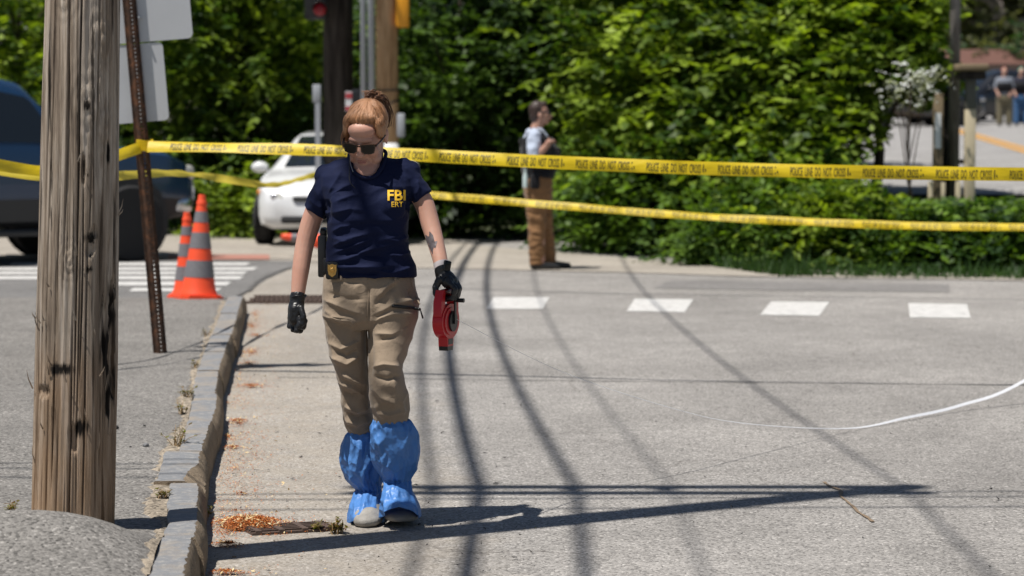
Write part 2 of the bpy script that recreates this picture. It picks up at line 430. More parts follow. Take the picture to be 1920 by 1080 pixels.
# asphalt pavement, lifted round the pole's foot
def walk_z(X, Y):
    z = KZ - .012 + .012 * noise.noise(Vector((X * 1.1, Y * 1.1, 0))) + .004 * noise.noise(Vector((X * 6, Y * 6, 4)))
    z += .15 * math.exp(-(abs(X + 1.64) / .40) ** 3 - (abs(Y - 8.42) / .36) ** 2.2) + .05 * math.exp(-((X + 1.6) / .5) ** 2 - ((Y - 7.7) / .5) ** 2)
    z += .006 * noise.noise(Vector((X * 9, Y * 9, 2))) * math.exp(-((Y - 8.4) / .5) ** 2)
    e = kxl(Y) - X
    z -= .01 * math.exp(-(e / .06) ** 2)
    return z * (1 - ss(20.4, 23.2, Y)) - .03 * ss(22.6, 23.4, Y)
mb = MB(); us = [0, .02, .05, .1, .16, .23, .31, .4, .5, .6, .7, .8, .9, 1.0, 1.1, 1.2, 1.35, 1.5, 1.7, 1.9, 2.2, 2.6, 3.2, 4, 6, 10, 18, 32]
vsY = []; y = 1.0
while y < 24: vsY.append(y); y += .09 if 7.5 < y < 11 else .22
for Y in vsY:
    for k, u in enumerate(us):
        x0 = (kxl(Y) + .004) if Y < 20.9 else kxl(20.9) - ((Y - 20.9) / 3) ** 2 * 2.2
        jag = (.035 * abs(noise.noise(Vector((Y * 7, 0, 0)))) + .02 * abs(noise.noise(Vector((Y * 23, 0, 7))))) if k == 0 else 0
        X = x0 - u - jag; mb.v.append((X, Y, walk_z(X, Y) - (.012 if k == 0 else 0)))
n = len(us); mb.f = [(j * n + i, (j + 1) * n + i, (j + 1) * n + i + 1, j * n + i) if False else (j * n + i + 1, j * n + i, (j + 1) * n + i, (j + 1) * n + i + 1) for j in range(len(vsY) - 1) for i in range(n - 1)]
mb.m = [0] * len(mb.f); o = mb.obj('sidewalk', M_WALK, smooth=True, fix=False); tag(o, kind='structure')
if o.data.polygons[10].normal.z < 0: o.data.flip_normals()
# dry soil between asphalt and kerb stones
mb = MB(); L = []; Y = 8.0
while Y < 20.5: L.append(Y); Y += .035
for Y in L:
    w = .012 + .10 * max(0, noise.noise(Vector((Y * 1.4, 5, 0)))) + .07 * abs(noise.noise(Vector((Y * 8, 2, 0)))) + .04 * abs(noise.noise(Vector((Y * 21, 2, 0))))
    if 10.0 < Y < 11.6: w += .05
    if 9.3 < Y < 10.0: w += .05
    for k in range(4):
        X = kxl(Y) + .002 - w * k / 3; zz = walk_z(X, Y)
        mb.v.append((X, Y, zz + (.008 if k < 3 else -.006) + .006 * noise.noise(Vector((X * 30, Y * 30, 0)))))
mb.f = [(j * 4 + i + 1, j * 4 + i, (j + 1) * 4 + i, (j + 1) * 4 + i + 1) for j in range(len(L) - 1) for i in range(3)]; mb.m = [0] * len(mb.f)
tag(mb.obj('soil_strip', M_DIRT, smooth=True, fix=False), kind='structure')
# crack in the road and long tar seam
def seam(name, pts, w, mat, z=.005):
    P = [gp(x, y) for x, y in pts]; P = smooth_path(P, 6); mbs = MB(); rs = []
    for i, p in enumerate(P):
        t = (P[min(i + 1, len(P) - 1)] - P[max(i - 1, 0)]).normalized(); q = Vector((-t.y, t.x, 0))
        ww = w * (.5 + abs(noise.noise(p * 9)) * 1.6); j = q * .02 * noise.noise(p * 6)
        rs.append((p + q * ww + j, p - q * ww + j))
    vs = [Vector((v.x, v.y, z)) for r in rs for v in r]
    mbs.add(vs, [(2 * i, 2 * i + 1, 2 * i + 3, 2 * i + 2) for i in range(len(rs) - 1)])
    o = mbs.obj(name, mat, fix=False)
    if o.data.polygons[0].normal.z < 0: o.data.flip_normals()
    tag(o, kind='structure'); return o
M_TAR = plain('tar', (.10, .095, .09), .8, .3, 30); M_CRK = plain('crack_soil', (.20, .145, .095), .95, .4, 60)
seam('road_seam', [(520, 708), (760, 711), (1000, 714), (1300, 717), (1600, 720), (1940, 723)], .012, M_TAR)
seam('road_crack', [(1543, 905), (1568, 920), (1590, 943), (1615, 965), (1634, 980)], .008, M_CRK)
seam('side_street_joint', [(445, 556), (465, 546), (482, 530), (510, 515), (545, 503)], .03, M_TAR, .012)
# ================================================================ utility pole in front
def wood_mat(name, cols, hs=1.0, stain=None):
    t = NT(name); g = t.coord('Object', (16 * hs, 16 * hs, .9)); g2 = t.coord('Object', (60 * hs, 60 * hs, 1.6))
    a = t.noise(1.6, 8, .65, g, .6); b = t.noise(2.2, 6, .7, g2)
    c = t.ramp(a, [(.28, cols[0]), (.45, cols[1]), (.58, cols[2]), (.75, cols[3])])
    c = t.mix(1.0, c, t.ramp(b, [(.3, .6), (.55, 1.05), (.75, 1.25)]), 'MULTIPLY')
    crk = t.ramp(t.noise(1.1, 5, .6, t.coord('Object', (30 * hs, 30 * hs, .5)), .2), [(.36, 1), (.40, 0)])
    c = t.mix(t.math('MULTIPLY', crk, .85), c, (.018, .013, .01))
    if stain:
        z = t.n('SeparateXYZ'); t.l(t.coord(), z.inputs[0])
        w = t.math('ADD', z.outputs[2], t.math('MULTIPLY', t.noise(2.5, 4, .6), 1.2))
        c = t.mix(t.ramp(t.math('MULTIPLY', w, .5), [(.28, .75), (.66, 0)]), c, t.mix(a, [x * .35 for x in stain], stain))
    if name.startswith('weathered'):   # charred scar on the right flank, dark knots and stains
        at_ = t.n('Attribute', attribute_name='char'); c = t.mix(at_.outputs['Fac'], c, (.014, .011, .009))
    h = t.math('ADD', t.math('MULTIPLY', b, .7), t.math('MULTIPLY', crk, -1.5))
    return t.set(c, .9, 0, t.bump(h, .8, .012), .2)
M_POLE = wood_mat('weathered_pole_wood', [(.12, .09, .068), (.29, .23, .175), (.45, .38, .31), (.58, .52, .45)], 1, (.46, .27, .135))
M_POLED = wood_mat('dark_creosote_wood', [(.012, .010, .009), (.03, .025, .021), (.05, .042, .036), (.075, .064, .056)], .6)
M_POLET = wood_mat('tan_new_wood', [(.26, .15, .08), (.42, .27, .15), (.50, .34, .20), (.56, .41, .27)], .6)
M_STEEL = plain('galvanised_steel', (.42, .44, .46), .45, .12, 20, metal=.7)
M_CABLE = plain('cable_rubber', (.02, .02, .022), .6, .2)

POLE = Vector((at(135, 960, 9.02).x, 9.02, .12))
pole = thing('utility_pole', 'thick weathered grey-brown wooden utility pole in the left foreground', 'utility pole', POLE)
random.seed(11)
cracks = []
for k in range(70):
    cracks.append((random.uniform(0, 2 * PI), random.uniform(-.2, 2.3), random.uniform(.25, 1.1), random.uniform(.005, .015), random.uniform(.011, .017)))
# deep checks and the torn right flank facing the camera (angle -90 degrees looks at the camera)
cracks += [(-1.42, 1.5, 2.2, .040, .016), (-1.75, 1.6, 1.5, .026, .014), (-1.15, .55, 1.1, .034, .015), (-1.5, .35, .9, .03, .016), (-1.95, .6, .9, .022, .014), (-.75, .9, 1.4, .03, .015), (-2.2, 1.3, 1.8, .022, .014), (-1.3, .9, .7, .032, .014), (-.95, 1.7, .9, .026, .014), (-2.5, .8, 1.6, .018, .014)]
gouges = [(-.28, .72, .18, .20, .022), (-.2, .58, .12, .10, .018), (-.45, .50, .10, .07, .014), (-1.42, .36, .12, .05, .016), (-1.3, 1.30, .06, .05, .012), (-.5, 1.0, .05, .06, .010), (-1.1, 1.02, .12, .03, .012), (-1.0, 1.08, .07, .02, .010),
          (-2.3, .52, .25, .02, .010), (-.65, .75, .10, .10, .010)]
knots = [(-1.22, 1.52, .055), (-1.9, 1.9, .04), (-.85, 1.75, .05), (-1.6, .98, .03), (-.7, 1.45, .045)]
mb = MB(); NA = 400; zs = []; z = -.06
while z < 9.0: zs.append(z); z += .009 if z < 2.4 else .4
lean = Vector((.030, .004, 1))
for z in zs:
    r0 = .1455 - .0065 * min(z, 9) + .012 * math.exp(-z / .12) * 0
    for k in range(NA):
        a = 2 * PI * k / NA - PI; d = 0
        ca, sa = math.cos(a), math.sin(a)
        d += .007 * noise.noise(Vector((ca * 2, sa * 2, z * .7))) + .003 * noise.noise(Vector((ca * 11, sa * 11, z * 1.1))) + .0013 * noise.noise(Vector((ca * 45, sa * 45, z * 2.5)))
        if z < 2.5 and -2.9 < a < .2:
            for (c0, zc, ln, dep, w) in cracks:
                dz = (z - zc) / (ln * .5)
                if abs(dz) < 1:
                    aa = a - c0 - .05 * noise.noise(Vector((c0 * 9, z * 1.6, 0))); aa = (aa + PI) % (2 * PI) - PI
                    if abs(aa) < w * 3: d -= dep * (1 - dz * dz) * math.exp(-(aa / w) ** 2)
            for (c0, zc, ha, hzz, dep) in gouges:
                aa = (a - c0 + PI) % (2 * PI) - PI; q = (aa / ha) ** 2 + ((z - zc) / hzz) ** 2 + .7 * noise.noise(Vector((ca * 14, sa * 14, z * 22)))
                if q < 1.2: d -= dep * max(0, 1 - max(q, 0) ** 2 * .6)
            for (c0, zc, rk) in knots:
                aa = ((a - c0 + PI) % (2 * PI) - PI) * .15; q = math.hypot(aa, (z - zc) * .7) / rk
                if q < 2.2: d += .006 * math.exp(-q * q * 2) + .003 * math.cos(q * 9) * math.exp(-q)
        mb.v.append(tuple(POLE + lean * z + Vector(((r0 + d) * ca, (r0 + d) * sa, 0))))
for i in range(len(zs) - 1):
    for k in range(NA):
        a = i * NA + k; b = i * NA + (k + 1) % NA; mb.f.append((a, b, b + NA, a + NA))
k0 = (len(zs) - 1) * NA; mb.f.append(tuple(range(k0, k0 + NA))); mb.m = [0] * len(mb.f)
shaft = mb.obj('shaft', M_POLE, pole, True, fix=False)
char = []
for p in mb.v:
    z = p[2] - POLE.z; q = Vector(p) - POLE - lean * z; a = math.atan2(q.y, q.x); nn = noise.noise(Vector((math.cos(a) * 9, math.sin(a) * 9, z * 7))) + .6 * noise.noise(Vector((math.cos(a) * 30, math.sin(a) * 30, z * 12))); v = 0
    for (c0, zc, ha, hh_) in ((-.42, .64, .30, .17), (-.30, .80, .16, .10), (-1.25, .40, .16, .035), (-1.75, .60, .3, .02), (-1.05, 1.06, .14, .018), (-1.25, 1.52, .06, .02), (-1.1, .95, .1, .012), (-.6, 1.35, .08, .03)):
        w = 1.15 - math.hypot(((a - c0 + PI) % (2 * PI) - PI) / ha, (z - zc) / hh_) + nn * .9
        v = max(v, min(1, max(0, w * 2.2)))
    char.append(v)
ca_ = shaft.data.attributes.new('char', 'FLOAT', 'POINT'); ca_.data.foreach_set('value', char)
# splinters and a pale loose sliver
mb = MB(); random.seed(5)
for k in range(26):
    a = random.uniform(-2.9, -.2); z = random.choice([.3, .5, .62, .8, 1.05, 1.3]) + random.uniform(-.1, .1)
    p = POLE + lean * z + Vector((.15 * math.cos(a), .15 * math.sin(a), 0)); n_ = Vector((math.cos(a), math.sin(a), 0)); L = random.uniform(.02, .07)
    q = p + n_ * .012 + Vector((random.uniform(-.012, .012), 0, L)); mb.tube([p, (p + q) / 2 + n_ * .004, q], [.003, .002, .0006], 5)
mb.obj('splinters', M_POLE, pole, fix=False)['kind'] = 'stuff'
TOP = POLE + lean * 8.9
# street light bracket over the road, crossarm, and cable clamps high on the pole (out of frame; they cast the shadows)
def along(h): return POLE + lean * h
for dy in (-.09, .09):      # doubled side arm carrying the lines
    mb = MB(); mb.box(along(8.4) + Vector((-1.03, dy, 0)), (2.5, .085, .11)); mb.obj('crossarm', M_POLED, pole)
for dx in (-1.95, -1.75, -1.35, -.95, .05):
    mb = MB(); mb.lathe([(.02, 0), (.045, .04), (.03, .07), (.05, .1), (.02, .15)], along(8.4) + Vector((dx, 0, .02)), 12); mb.obj('insulator', M_STEEL, pole, True)

# ================================================================ leaning sign post with two signs seen from behind
SP = gp(303, 661, KZ - .01); SPT = at(243, -20, SP.y + .02); ax = (SPT - SP)
def rust_mat():
    t = NT('rusty_brown_steel'); n = t.noise(16, 7, .7); n2 = t.noise(60, 5, .7, t.coord('Object', (3, 3, .5)))
    c = t.ramp(n, [(.3, (.022, .014, .010)), (.5, (.06, .03, .018)), (.65, (.15, .062, .028)), (.8, (.21, .10, .05))])
    c = t.mix(t.ramp(n2, [(.55, 0), (.7, .5)]), c, (.25, .20, .16))
    return t.set(c, .7, .25, t.bump(n2, .3, .004), .4)
M_RUST = rust_mat()
M_ALU = plain('sign_back_aluminium', (.55, .56, .58), .42, .05, 6, metal=.35, bump=.06, bscale=300)
post = thing('sign_post', 'leaning rusty brown perforated steel sign post behind the utility pole', 'sign post', SP)
t = ax.normalized(); sx = Vector((1, 0, 0)); sx = (sx - t * sx.dot(t)).normalized(); sy = t.cross(sx)
Mp = Matrix((sx, sy, t)).transposed()   # local x right, y away from camera... z along the post
if (Mp @ Vector((0, 1, 0))).y < 0: Mp = Mp @ Matrix.Diagonal((1, -1, 1))
Mp = Mp @ Matrix.Rotation(R(24), 3, 'Z')
LP = 3.35; mb = MB(); pitch = .0254; nh = int(LP / pitch)
xsn = [-.0165, -.0045, .0045, .0165]
def pv(x, y, z): return SP + Mp @ Vector((x, y, z - .05))
cells = []
for i in range(nh):
    z0 = i * pitch
    for j in range(3):
        for (za, zb, hole) in ((0, .0085, False), (.0085, .0185, True), (.0185, pitch, False)):
            if j == 1 and hole: continue
            cells.append((xsn[j], xsn[j + 1], z0 + za, z0 + zb))
for (x0, x1, z0, z1) in cells: mb.add([pv(x0, 0, z0), pv(x1, 0, z0), pv(x1, 0, z1), pv(x0, 0, z1)], [(0, 1, 2, 3)])
Z1 = nh * pitch
for s in (-1, 1):    # flared flanges of the U channel
    mb.add([pv(s * .0165, 0, 0), pv(s * .027, .03, 0), pv(s * .027, .03, Z1), pv(s * .0165, 0, Z1)], [(0, 1, 2, 3)])
    mb.add([pv(s * .027, .03, 0), pv(s * .044, .031, 0), pv(s * .044, .031, Z1), pv(s * .027, .03, Z1)], [(0, 1, 2, 3)])
o = mb.obj('channel', M_RUST, post, fix=False)
bm = bmesh.new(); bm.from_mesh(o.data); bmesh.ops.remove_doubles(bm, verts=bm.verts[:], dist=.0004); bm.to_mesh(o.data); bm.free()
sm = o.modifiers.new('thick', 'SOLIDIFY'); sm.thickness = .0035; sm.offset = 0
def sign(px0, px1, py0, py1, r, label, hyp=.05):
    Y = SP.y + .09; c = at((px0 + px1) / 2, (py0 + py1) / 2, Y); w = (px1 - px0) / ppm(Y) / 2; h = (py1 - py0) / ppm(Y) / 2; poly = []
    for cx, cy, a0 in ((w - r, h - r, 0), (-w + r, h - r, 90), (-w + r, -h + r, 180), (w - r, -h + r, 270)):
        for k in range(7): a = R(a0 + 15 * k); poly.append((cx + r * math.cos(a), cy + r * math.sin(a)))
    Ms = Matrix((sx, t, sx.cross(t))).transposed()
    g = thing('road_sign', label, 'sign', c); m2 = MB(); m2.prism(poly, -.0015, .0015, Ms, c); m2.obj('plate', M_ALU, g, 30)
    for k in (-.6, .6):
        m3 = MB(); q = c + Ms @ Vector((0, h * k, 0)); b = SP + t * ((q - SP).dot(t))
        m3.lathe([(.008, -.02), (.008, .05)], q + (b - q) * .12, 8, Matrix.Rotation(PI / 2, 3, 'X')); m3.obj('bolt', M_STEEL, g)
    return g
sign(165, 352, -150, 78, .035, 'upper grey sign plate seen from the back on the leaning post')
sign(180, 311, 84, 230, .03, 'lower grey sign plate seen from the back, just above the yellow tape knot')

# ================================================================ overhead cables from pole to pole (above the frame; their shadows lie on the road)
PD = Vector((at(634, 440, 33.0).x, 33.0, 0))      # far dark pole
def cable(name, label, A, B, sag, r, n=40, extra=0.0):
    A = Vector(A); B = Vector(B); pts = []
    for i in range(n + 1):
        u = i / n; p = A.lerp(B, u); p.z -= sag * 4 * u * (1 - u); pts.append(p)
    m = MB(); m.tube(pts, r, 8); return tag(m.obj(name, M_CABLE, smooth=True), label, 'cable', 'overhead cables')
SPANS = [('thick overhead cable bundle', -1.75, -1.15, 0, .85, .038), ('second thick overhead cable', -1.35, -.95, .05, .85, .028), ('thin left overhead cable', -1.95, -1.3, 0, .85, .02), ('thin right overhead cable', -.95, -.45, .1, .85, .009), ('rightmost high overhead cable', .05, .62, .1, 1.0, .013)]
near = Vector((-1.2, -18, 0))
for nm, o1, o2, dz, sag, r in SPANS:
    cable('overhead_cable', nm + ' between the near and the far dark pole', along(8.5) + Vector((o1, 0, dz)), PD + Vector((o2, 0, 8.95 + dz)), sag, r)
    cable('overhead_cable', nm + ' running on toward the camera side', along(8.5) + Vector((o1, 0, dz)), near + Vector((o1 + .4, 0, 8.8 + dz)), .7, r)
# service drops across the road
for k, (h, dy, s) in enumerate(((7.0, .0, .25), (7.2, .12, .3), (6.9, -.25, .3))):
    cable('overhead_cable', ['upper', 'middle', 'lower'][k] + ' service cable crossing the road from the near pole', along(h) + Vector((-6, dy - .15, .4)), along(h) + Vector((16, dy + .6, .3)), s, .012)
# ================================================================ vegetation
def leaf_mat(name, dark, light, trans=.42):
    t = NT(name); a = t.n('Attribute', attribute_name='tint'); f = a.outputs['Fac']
    c = t.ramp(f, [(0, dark), (.55, [(x + y) / 2 for x, y in zip(dark, light)]), (1, light)])
    t.set(c, .55, 0, None, .35)
    tr = t.n('BsdfTranslucent'); t.t.links.new(t.mix(1.0, c, (1.25, 1.3, .45), 'MULTIPLY'), tr.inputs[0])
    mx = t.n('MixShader'); mx.inputs[0].default_value = trans
    t.t.links.new(t.b.outputs[0], mx.inputs[1]); t.t.links.new(tr.outputs[0], mx.inputs[2]); t.t.links.new(mx.outputs[0], t.out.inputs[0])
    return t.m
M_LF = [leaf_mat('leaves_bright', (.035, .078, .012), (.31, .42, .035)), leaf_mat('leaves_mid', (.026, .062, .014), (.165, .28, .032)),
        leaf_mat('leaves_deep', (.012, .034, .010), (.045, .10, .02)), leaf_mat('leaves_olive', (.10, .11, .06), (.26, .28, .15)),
        leaf_mat('blossoms_white', (.5, .52, .5), (.8, .82, .8), .2), leaf_mat('leaves_shade_toned', (.014, .036, .010), (.10, .18, .026)), leaf_mat('twigs_grey', (.22, .20, .185), (.42, .40, .38), .1)]  # the shade tone puts shade into the leaf colour of the darker trees
M_BARK = plain('bark', (.07, .052, .038), .95, .4, 9, bump=.9)
M_BARKG = plain('grey_bark', (.22, .19, .175), .95, .3, 9, bump=.6)
def leaves(rng, blobs, nspray, leaf, per=9, droop=.35, shell=.55):
    """blobs: (cx,cy,cz, rx,ry,rz). Sprays of paired leaflets spread through the crown's volume in clumps."""
    vol = np.array([b[3] * b[4] * b[5] for b in blobs]) ** .67; vol /= vol.sum(); V = []; T = []
    for b, fr in zip(blobs, vol):
        ns = max(6, int(nspray * fr)); ncl = max(5, int(ns / 30))
        u = rng.normal(size=(ncl, 3)); u /= np.linalg.norm(u, axis=1)[:, None]
        rad = shell + (1 - shell) * rng.random(ncl) ** .6 + rng.normal(size=ncl) * .07
        cl = u * rad[:, None]; cw = rng.random(ncl)
        idx = rng.integers(0, ncl, ns); size = np.array(b[3:6])
        base = cl[idx] * size + rng.normal(size=(ns, 3)) * leaf * 1.9 + np.array(b[:3])
        out = cl[idx] + rng.normal(size=(ns, 3)) * .55; out[:, 2] = out[:, 2] * .5 + .05; out /= np.linalg.norm(out, axis=1)[:, None] + 1e-6
        side = np.cross(out, np.array([0, 0, 1.0])) + rng.normal(size=(ns, 3)) * .25; side /= np.linalg.norm(side, axis=1)[:, None] + 1e-6
        tint = np.clip(.45 + .95 * (cw[idx] - .5) + .15 * rng.normal(size=ns), 0, 1)
        for k in range(per):
            s = (k // 2 + .6) / (per / 2); sg = 1 if k % 2 else -1
            L = leaf * (1.1 - .25 * s) * (0.8 + .4 * rng.random(ns))
            p = base + out * (s * leaf * 3.2)[..., None] if np.ndim(s) else base + out * (s * leaf * 3.2)
            p = p.copy(); p[:, 2] -= droop * leaf * 2.2 * s * s
            if k == per - 1: d = out.copy()
            else: d = out * .55 + side * sg * .85
            d = d + rng.normal(size=(ns, 3)) * .22; d[:, 2] -= droop * .6; d /= np.linalg.norm(d, axis=1)[:, None]
            up = np.array([0, 0, 1.0]) + rng.normal(size=(ns, 3)) * .38
            w = np.cross(d, up); w /= np.linalg.norm(w, axis=1)[:, None] + 1e-6
            wd = (L * .27)[:, None] * w
            q = np.stack([p, p + d * (L * .45)[:, None] + wd, p + d * L[:, None], p + d * (L * .45)[:, None] - wd], 1)
            V.append(q.reshape(-1, 3)); T.append(np.clip(tint + rng.normal(size=ns) * .12, 0, 1))
    V = np.concatenate(V); T = np.concatenate(T); n = len(V) // 4
    return V, T, n
def leaf_mesh(name, V, T, mat):
    n = len(V) // 4; me = bpy.data.meshes.new(name); me.vertices.add(n * 4); me.vertices.foreach_set('co', V.ravel())
    me.loops.add(n * 4); me.loops.foreach_set('vertex_index', np.arange(n * 4)); me.polygons.add(n)
    me.polygons.foreach_set('loop_start', np.arange(n) * 4)
    me.update(calc_edges=True)
    at_ = me.attributes.new('tint', 'FLOAT', 'FACE'); at_.data.foreach_set('value', T.astype(np.float32))
    me.materials.append(mat); return me
def tree(name, label, base, blobs, ns, leaf, mi, seed, group='trees and shrubs behind the pavement', trunk=True, r=.07, per=9, bark=None, shell=.55):
    g = thing(name, label, 'tree' if 'tree' in name else 'shrub', base, group); rng = np.random.default_rng(seed); random.seed(seed)
    V, T, n = leaves(rng, blobs, int(ns * .72), leaf * 1.35, per, shell=shell)
    C = V.reshape(-1, 4, 3).mean(1); keep = ~((C[:, 0] > 4.25 + .25 * np.sin(C[:, 2] * 5)) & (C[:, 2] > .74) & (C[:, 2] < 1.78 + .1 * np.sin(C[:, 0] * 6)) & (C[:, 1] < 45))   # pruned clear of the posts
    keep &= ~((C[:, 0] > 5.2 + .2 * np.sin(C[:, 2] * 7)) & (C[:, 2] > 1.2) & (C[:, 1] < 45))
    if 'flowering' in name: keep[:] = True
    V = V.reshape(-1, 4, 3)[keep].reshape(-1, 3); T = T[keep]; V = V - np.array(base)
    link('crown', leaf_mesh('crown', V, T, M_LF[mi]), g)
    if trunk:
        mb = MB(); b0 = Vector(base); top = Vector((sum(b[0] for b in blobs) / len(blobs), sum(b[1] for b in blobs) / len(blobs), max(b[2] for b in blobs)))
        mid = b0.lerp(top, .45) + Vector((random.uniform(-.15, .15), random.uniform(-.1, .1), 0))
        tp = smooth_path([b0, b0.lerp(mid, .5) + Vector((.04, 0, 0)), mid, top], 5); mb.tube(tp, [r * (1.15 - .85 * i / (len(tp) - 1)) for i in range(len(tp))], 9)
        for b in blobs:
            for k in range(3):
                s = b0.lerp(mid, random.uniform(.5, 1)) if k == 0 else mid.lerp(top, random.uniform(0, .6))
                e = Vector(b[:3]) + Vector([random.uniform(-.7, .7) * b[3 + j] for j in range(3)])
                m_ = s.lerp(e, .5) + Vector((0, 0, .12 * (e - s).length)); br = smooth_path([s, m_, e], 5)
                mb.tube(br, [r * .5 * (1 - .85 * i / (len(br) - 1)) for i in range(len(br))], 6)
        mb.obj('trunk', bark or M_BARK, g, True)
    return g
def blob(px, py, Y, rx, ry, rd):
    """crown lobe seen at a photo point, its half sizes in photo pixels and its half depth in metres"""
    c = at(px, py, Y); s = Y / F; return (c.x, c.y, c.z, rx * s, rd, ry * s)
def gbase(px, Y): p = at(px, 300, Y); return (p.x, Y, hz(p.x, Y) - .02)
G = 'trees and shrubs behind the pavement'
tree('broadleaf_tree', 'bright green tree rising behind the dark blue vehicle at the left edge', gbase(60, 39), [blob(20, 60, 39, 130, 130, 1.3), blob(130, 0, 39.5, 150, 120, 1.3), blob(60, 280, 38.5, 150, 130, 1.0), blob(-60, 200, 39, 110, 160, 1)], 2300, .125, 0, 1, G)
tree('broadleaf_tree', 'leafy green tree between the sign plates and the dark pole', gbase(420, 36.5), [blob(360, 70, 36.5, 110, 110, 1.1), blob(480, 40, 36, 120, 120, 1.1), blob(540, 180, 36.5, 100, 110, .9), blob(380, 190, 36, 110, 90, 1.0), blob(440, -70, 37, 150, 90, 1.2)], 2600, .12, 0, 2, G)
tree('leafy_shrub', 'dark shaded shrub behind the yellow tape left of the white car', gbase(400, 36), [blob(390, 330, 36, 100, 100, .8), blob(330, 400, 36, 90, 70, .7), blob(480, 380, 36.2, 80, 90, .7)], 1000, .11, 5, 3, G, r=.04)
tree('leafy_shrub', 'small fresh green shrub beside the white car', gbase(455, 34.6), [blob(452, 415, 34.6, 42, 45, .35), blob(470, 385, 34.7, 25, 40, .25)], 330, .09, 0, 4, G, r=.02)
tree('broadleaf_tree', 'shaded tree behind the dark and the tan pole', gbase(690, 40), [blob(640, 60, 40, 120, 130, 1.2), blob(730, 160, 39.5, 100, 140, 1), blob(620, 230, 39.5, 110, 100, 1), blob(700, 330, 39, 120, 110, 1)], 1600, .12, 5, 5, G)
tree('broadleaf_tree', 'green tree in shade-dark leaf colour just right of the tan pole', gbase(850, 35), [blob(830, 60, 35, 95, 110, 1.0), blob(900, 180, 34.5, 85, 90, .9), blob(820, 260, 35, 80, 90, .9), blob(900, -50, 35.5, 130, 90, 1), blob(860, 380, 34.8, 90, 80, .7)], 1900, .115, 5, 6, G)
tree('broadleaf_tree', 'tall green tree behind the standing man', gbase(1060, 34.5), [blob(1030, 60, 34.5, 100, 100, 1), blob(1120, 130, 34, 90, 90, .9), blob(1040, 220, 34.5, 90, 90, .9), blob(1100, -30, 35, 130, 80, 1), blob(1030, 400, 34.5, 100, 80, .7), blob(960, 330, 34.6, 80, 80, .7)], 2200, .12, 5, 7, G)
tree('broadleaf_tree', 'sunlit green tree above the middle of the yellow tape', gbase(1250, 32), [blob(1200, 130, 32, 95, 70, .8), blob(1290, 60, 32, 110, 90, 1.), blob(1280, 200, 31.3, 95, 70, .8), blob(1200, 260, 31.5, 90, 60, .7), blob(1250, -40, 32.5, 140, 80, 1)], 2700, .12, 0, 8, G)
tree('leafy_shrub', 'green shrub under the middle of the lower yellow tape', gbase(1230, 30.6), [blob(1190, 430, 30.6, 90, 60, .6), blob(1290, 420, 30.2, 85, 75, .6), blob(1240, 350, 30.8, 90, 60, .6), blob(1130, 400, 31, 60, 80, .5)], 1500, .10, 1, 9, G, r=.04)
tree('broadleaf_tree', 'large bright green tree leaning out right of centre', gbase(1470, 31), [blob(1420, 90, 31, 110, 90, 1), blob(1540, 130, 30.6, 110, 80, .9), blob(1450, 220, 30.2, 110, 75, .9), blob(1500, 225, 30, 60, 55, .7), blob(1480, -20, 31.5, 160, 80, 1), blob(1400, 310, 30, 95, 60, .7), blob(1480, 310, 29.6, 65, 45, .6)], 4200, .12, 0, 10, G)
tree('broadleaf_tree', 'bright green tree with a branch reaching right over the wooden posts', gbase(1640, 31.5), [blob(1650, 60, 31, 90, 80, .8), blob(1690, 95, 30.6, 50, 28, .4), blob(1760, 80, 30.4, 34, 14, .25), blob(1690, 20, 31, 80, 60, .6), blob(1560, 160, 30.4, 45, 40, .5), blob(1750, 70, 30.6, 40, 28, .35), blob(1525, 335, 30, 36, 40, .4)], 2100, .12, 0, 11, G)
tree('flowering_shrub', 'shrub with white blossoms beside the wooden posts', gbase(1705, 28.9), [blob(1704, 155, 28.8, 20, 13, .15), blob(1736, 172, 28.8, 10, 9, .15), blob(1678, 172, 28.8, 10, 8, .15)], 90, .04, 4, 12, G, r=.02, per=7)
lows = [(1380, 455, 80, 55, 28.6, 1), (1480, 440, 80, 75, 28.3, 1), (1580, 448, 60, 62, 28.0, 0), (1680, 476, 70, 46, 27.8, 1), (1780, 476, 75, 42, 27.6, 2), (1870, 466, 75, 50, 27.5, 1), (1960, 462, 80, 52, 27.5, 1)]
lab = ['low shrub at the left end of the hedge beside the pale pavement', 'low dark hedge shrub beneath the large leaning tree', 'low bright hedge shrub behind the third road dash', 'low hedge shrub left of the wooden posts', 'low dark hedge shrub at the foot of the wooden posts', 'low hedge shrub in front of the far hill road', 'low hedge shrub cut by the right edge of the picture']
for i, (px, py, rx, ry, Y, mi) in enumerate(lows):
    tree('hedge_shrub', lab[i], gbase(px, Y), [blob(px, py, Y, rx, ry, .7), blob(px - 30, py + 35, Y - .3, rx * .7, ry * .5, .4), blob(px + 30, py + 30, Y - .2, rx * .7, ry * .5, .4)], 1250, .085, mi, 30 + i, G, r=.03, shell=.7)
# back row, seen only through gaps
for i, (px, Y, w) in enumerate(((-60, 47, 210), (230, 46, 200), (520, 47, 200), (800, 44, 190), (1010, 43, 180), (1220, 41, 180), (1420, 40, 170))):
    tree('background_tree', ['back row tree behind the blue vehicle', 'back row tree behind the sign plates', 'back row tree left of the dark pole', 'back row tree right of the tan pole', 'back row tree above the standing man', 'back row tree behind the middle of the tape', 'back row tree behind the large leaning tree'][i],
         gbase(px, Y), [blob(px, 40, Y, w * .8, 170, 1.2), blob(px - 70, 230, Y, w * .7, 150, 1), blob(px + 70, 250, Y + .5, w * .7, 150, 1), blob(px, 400, Y, w * .9, 90, 1), blob(px + 40, -120, Y, w * .9, 120, 1.2)], 2000, .19, 2, 60 + i, 'back row trees', r=.12, shell=.2)
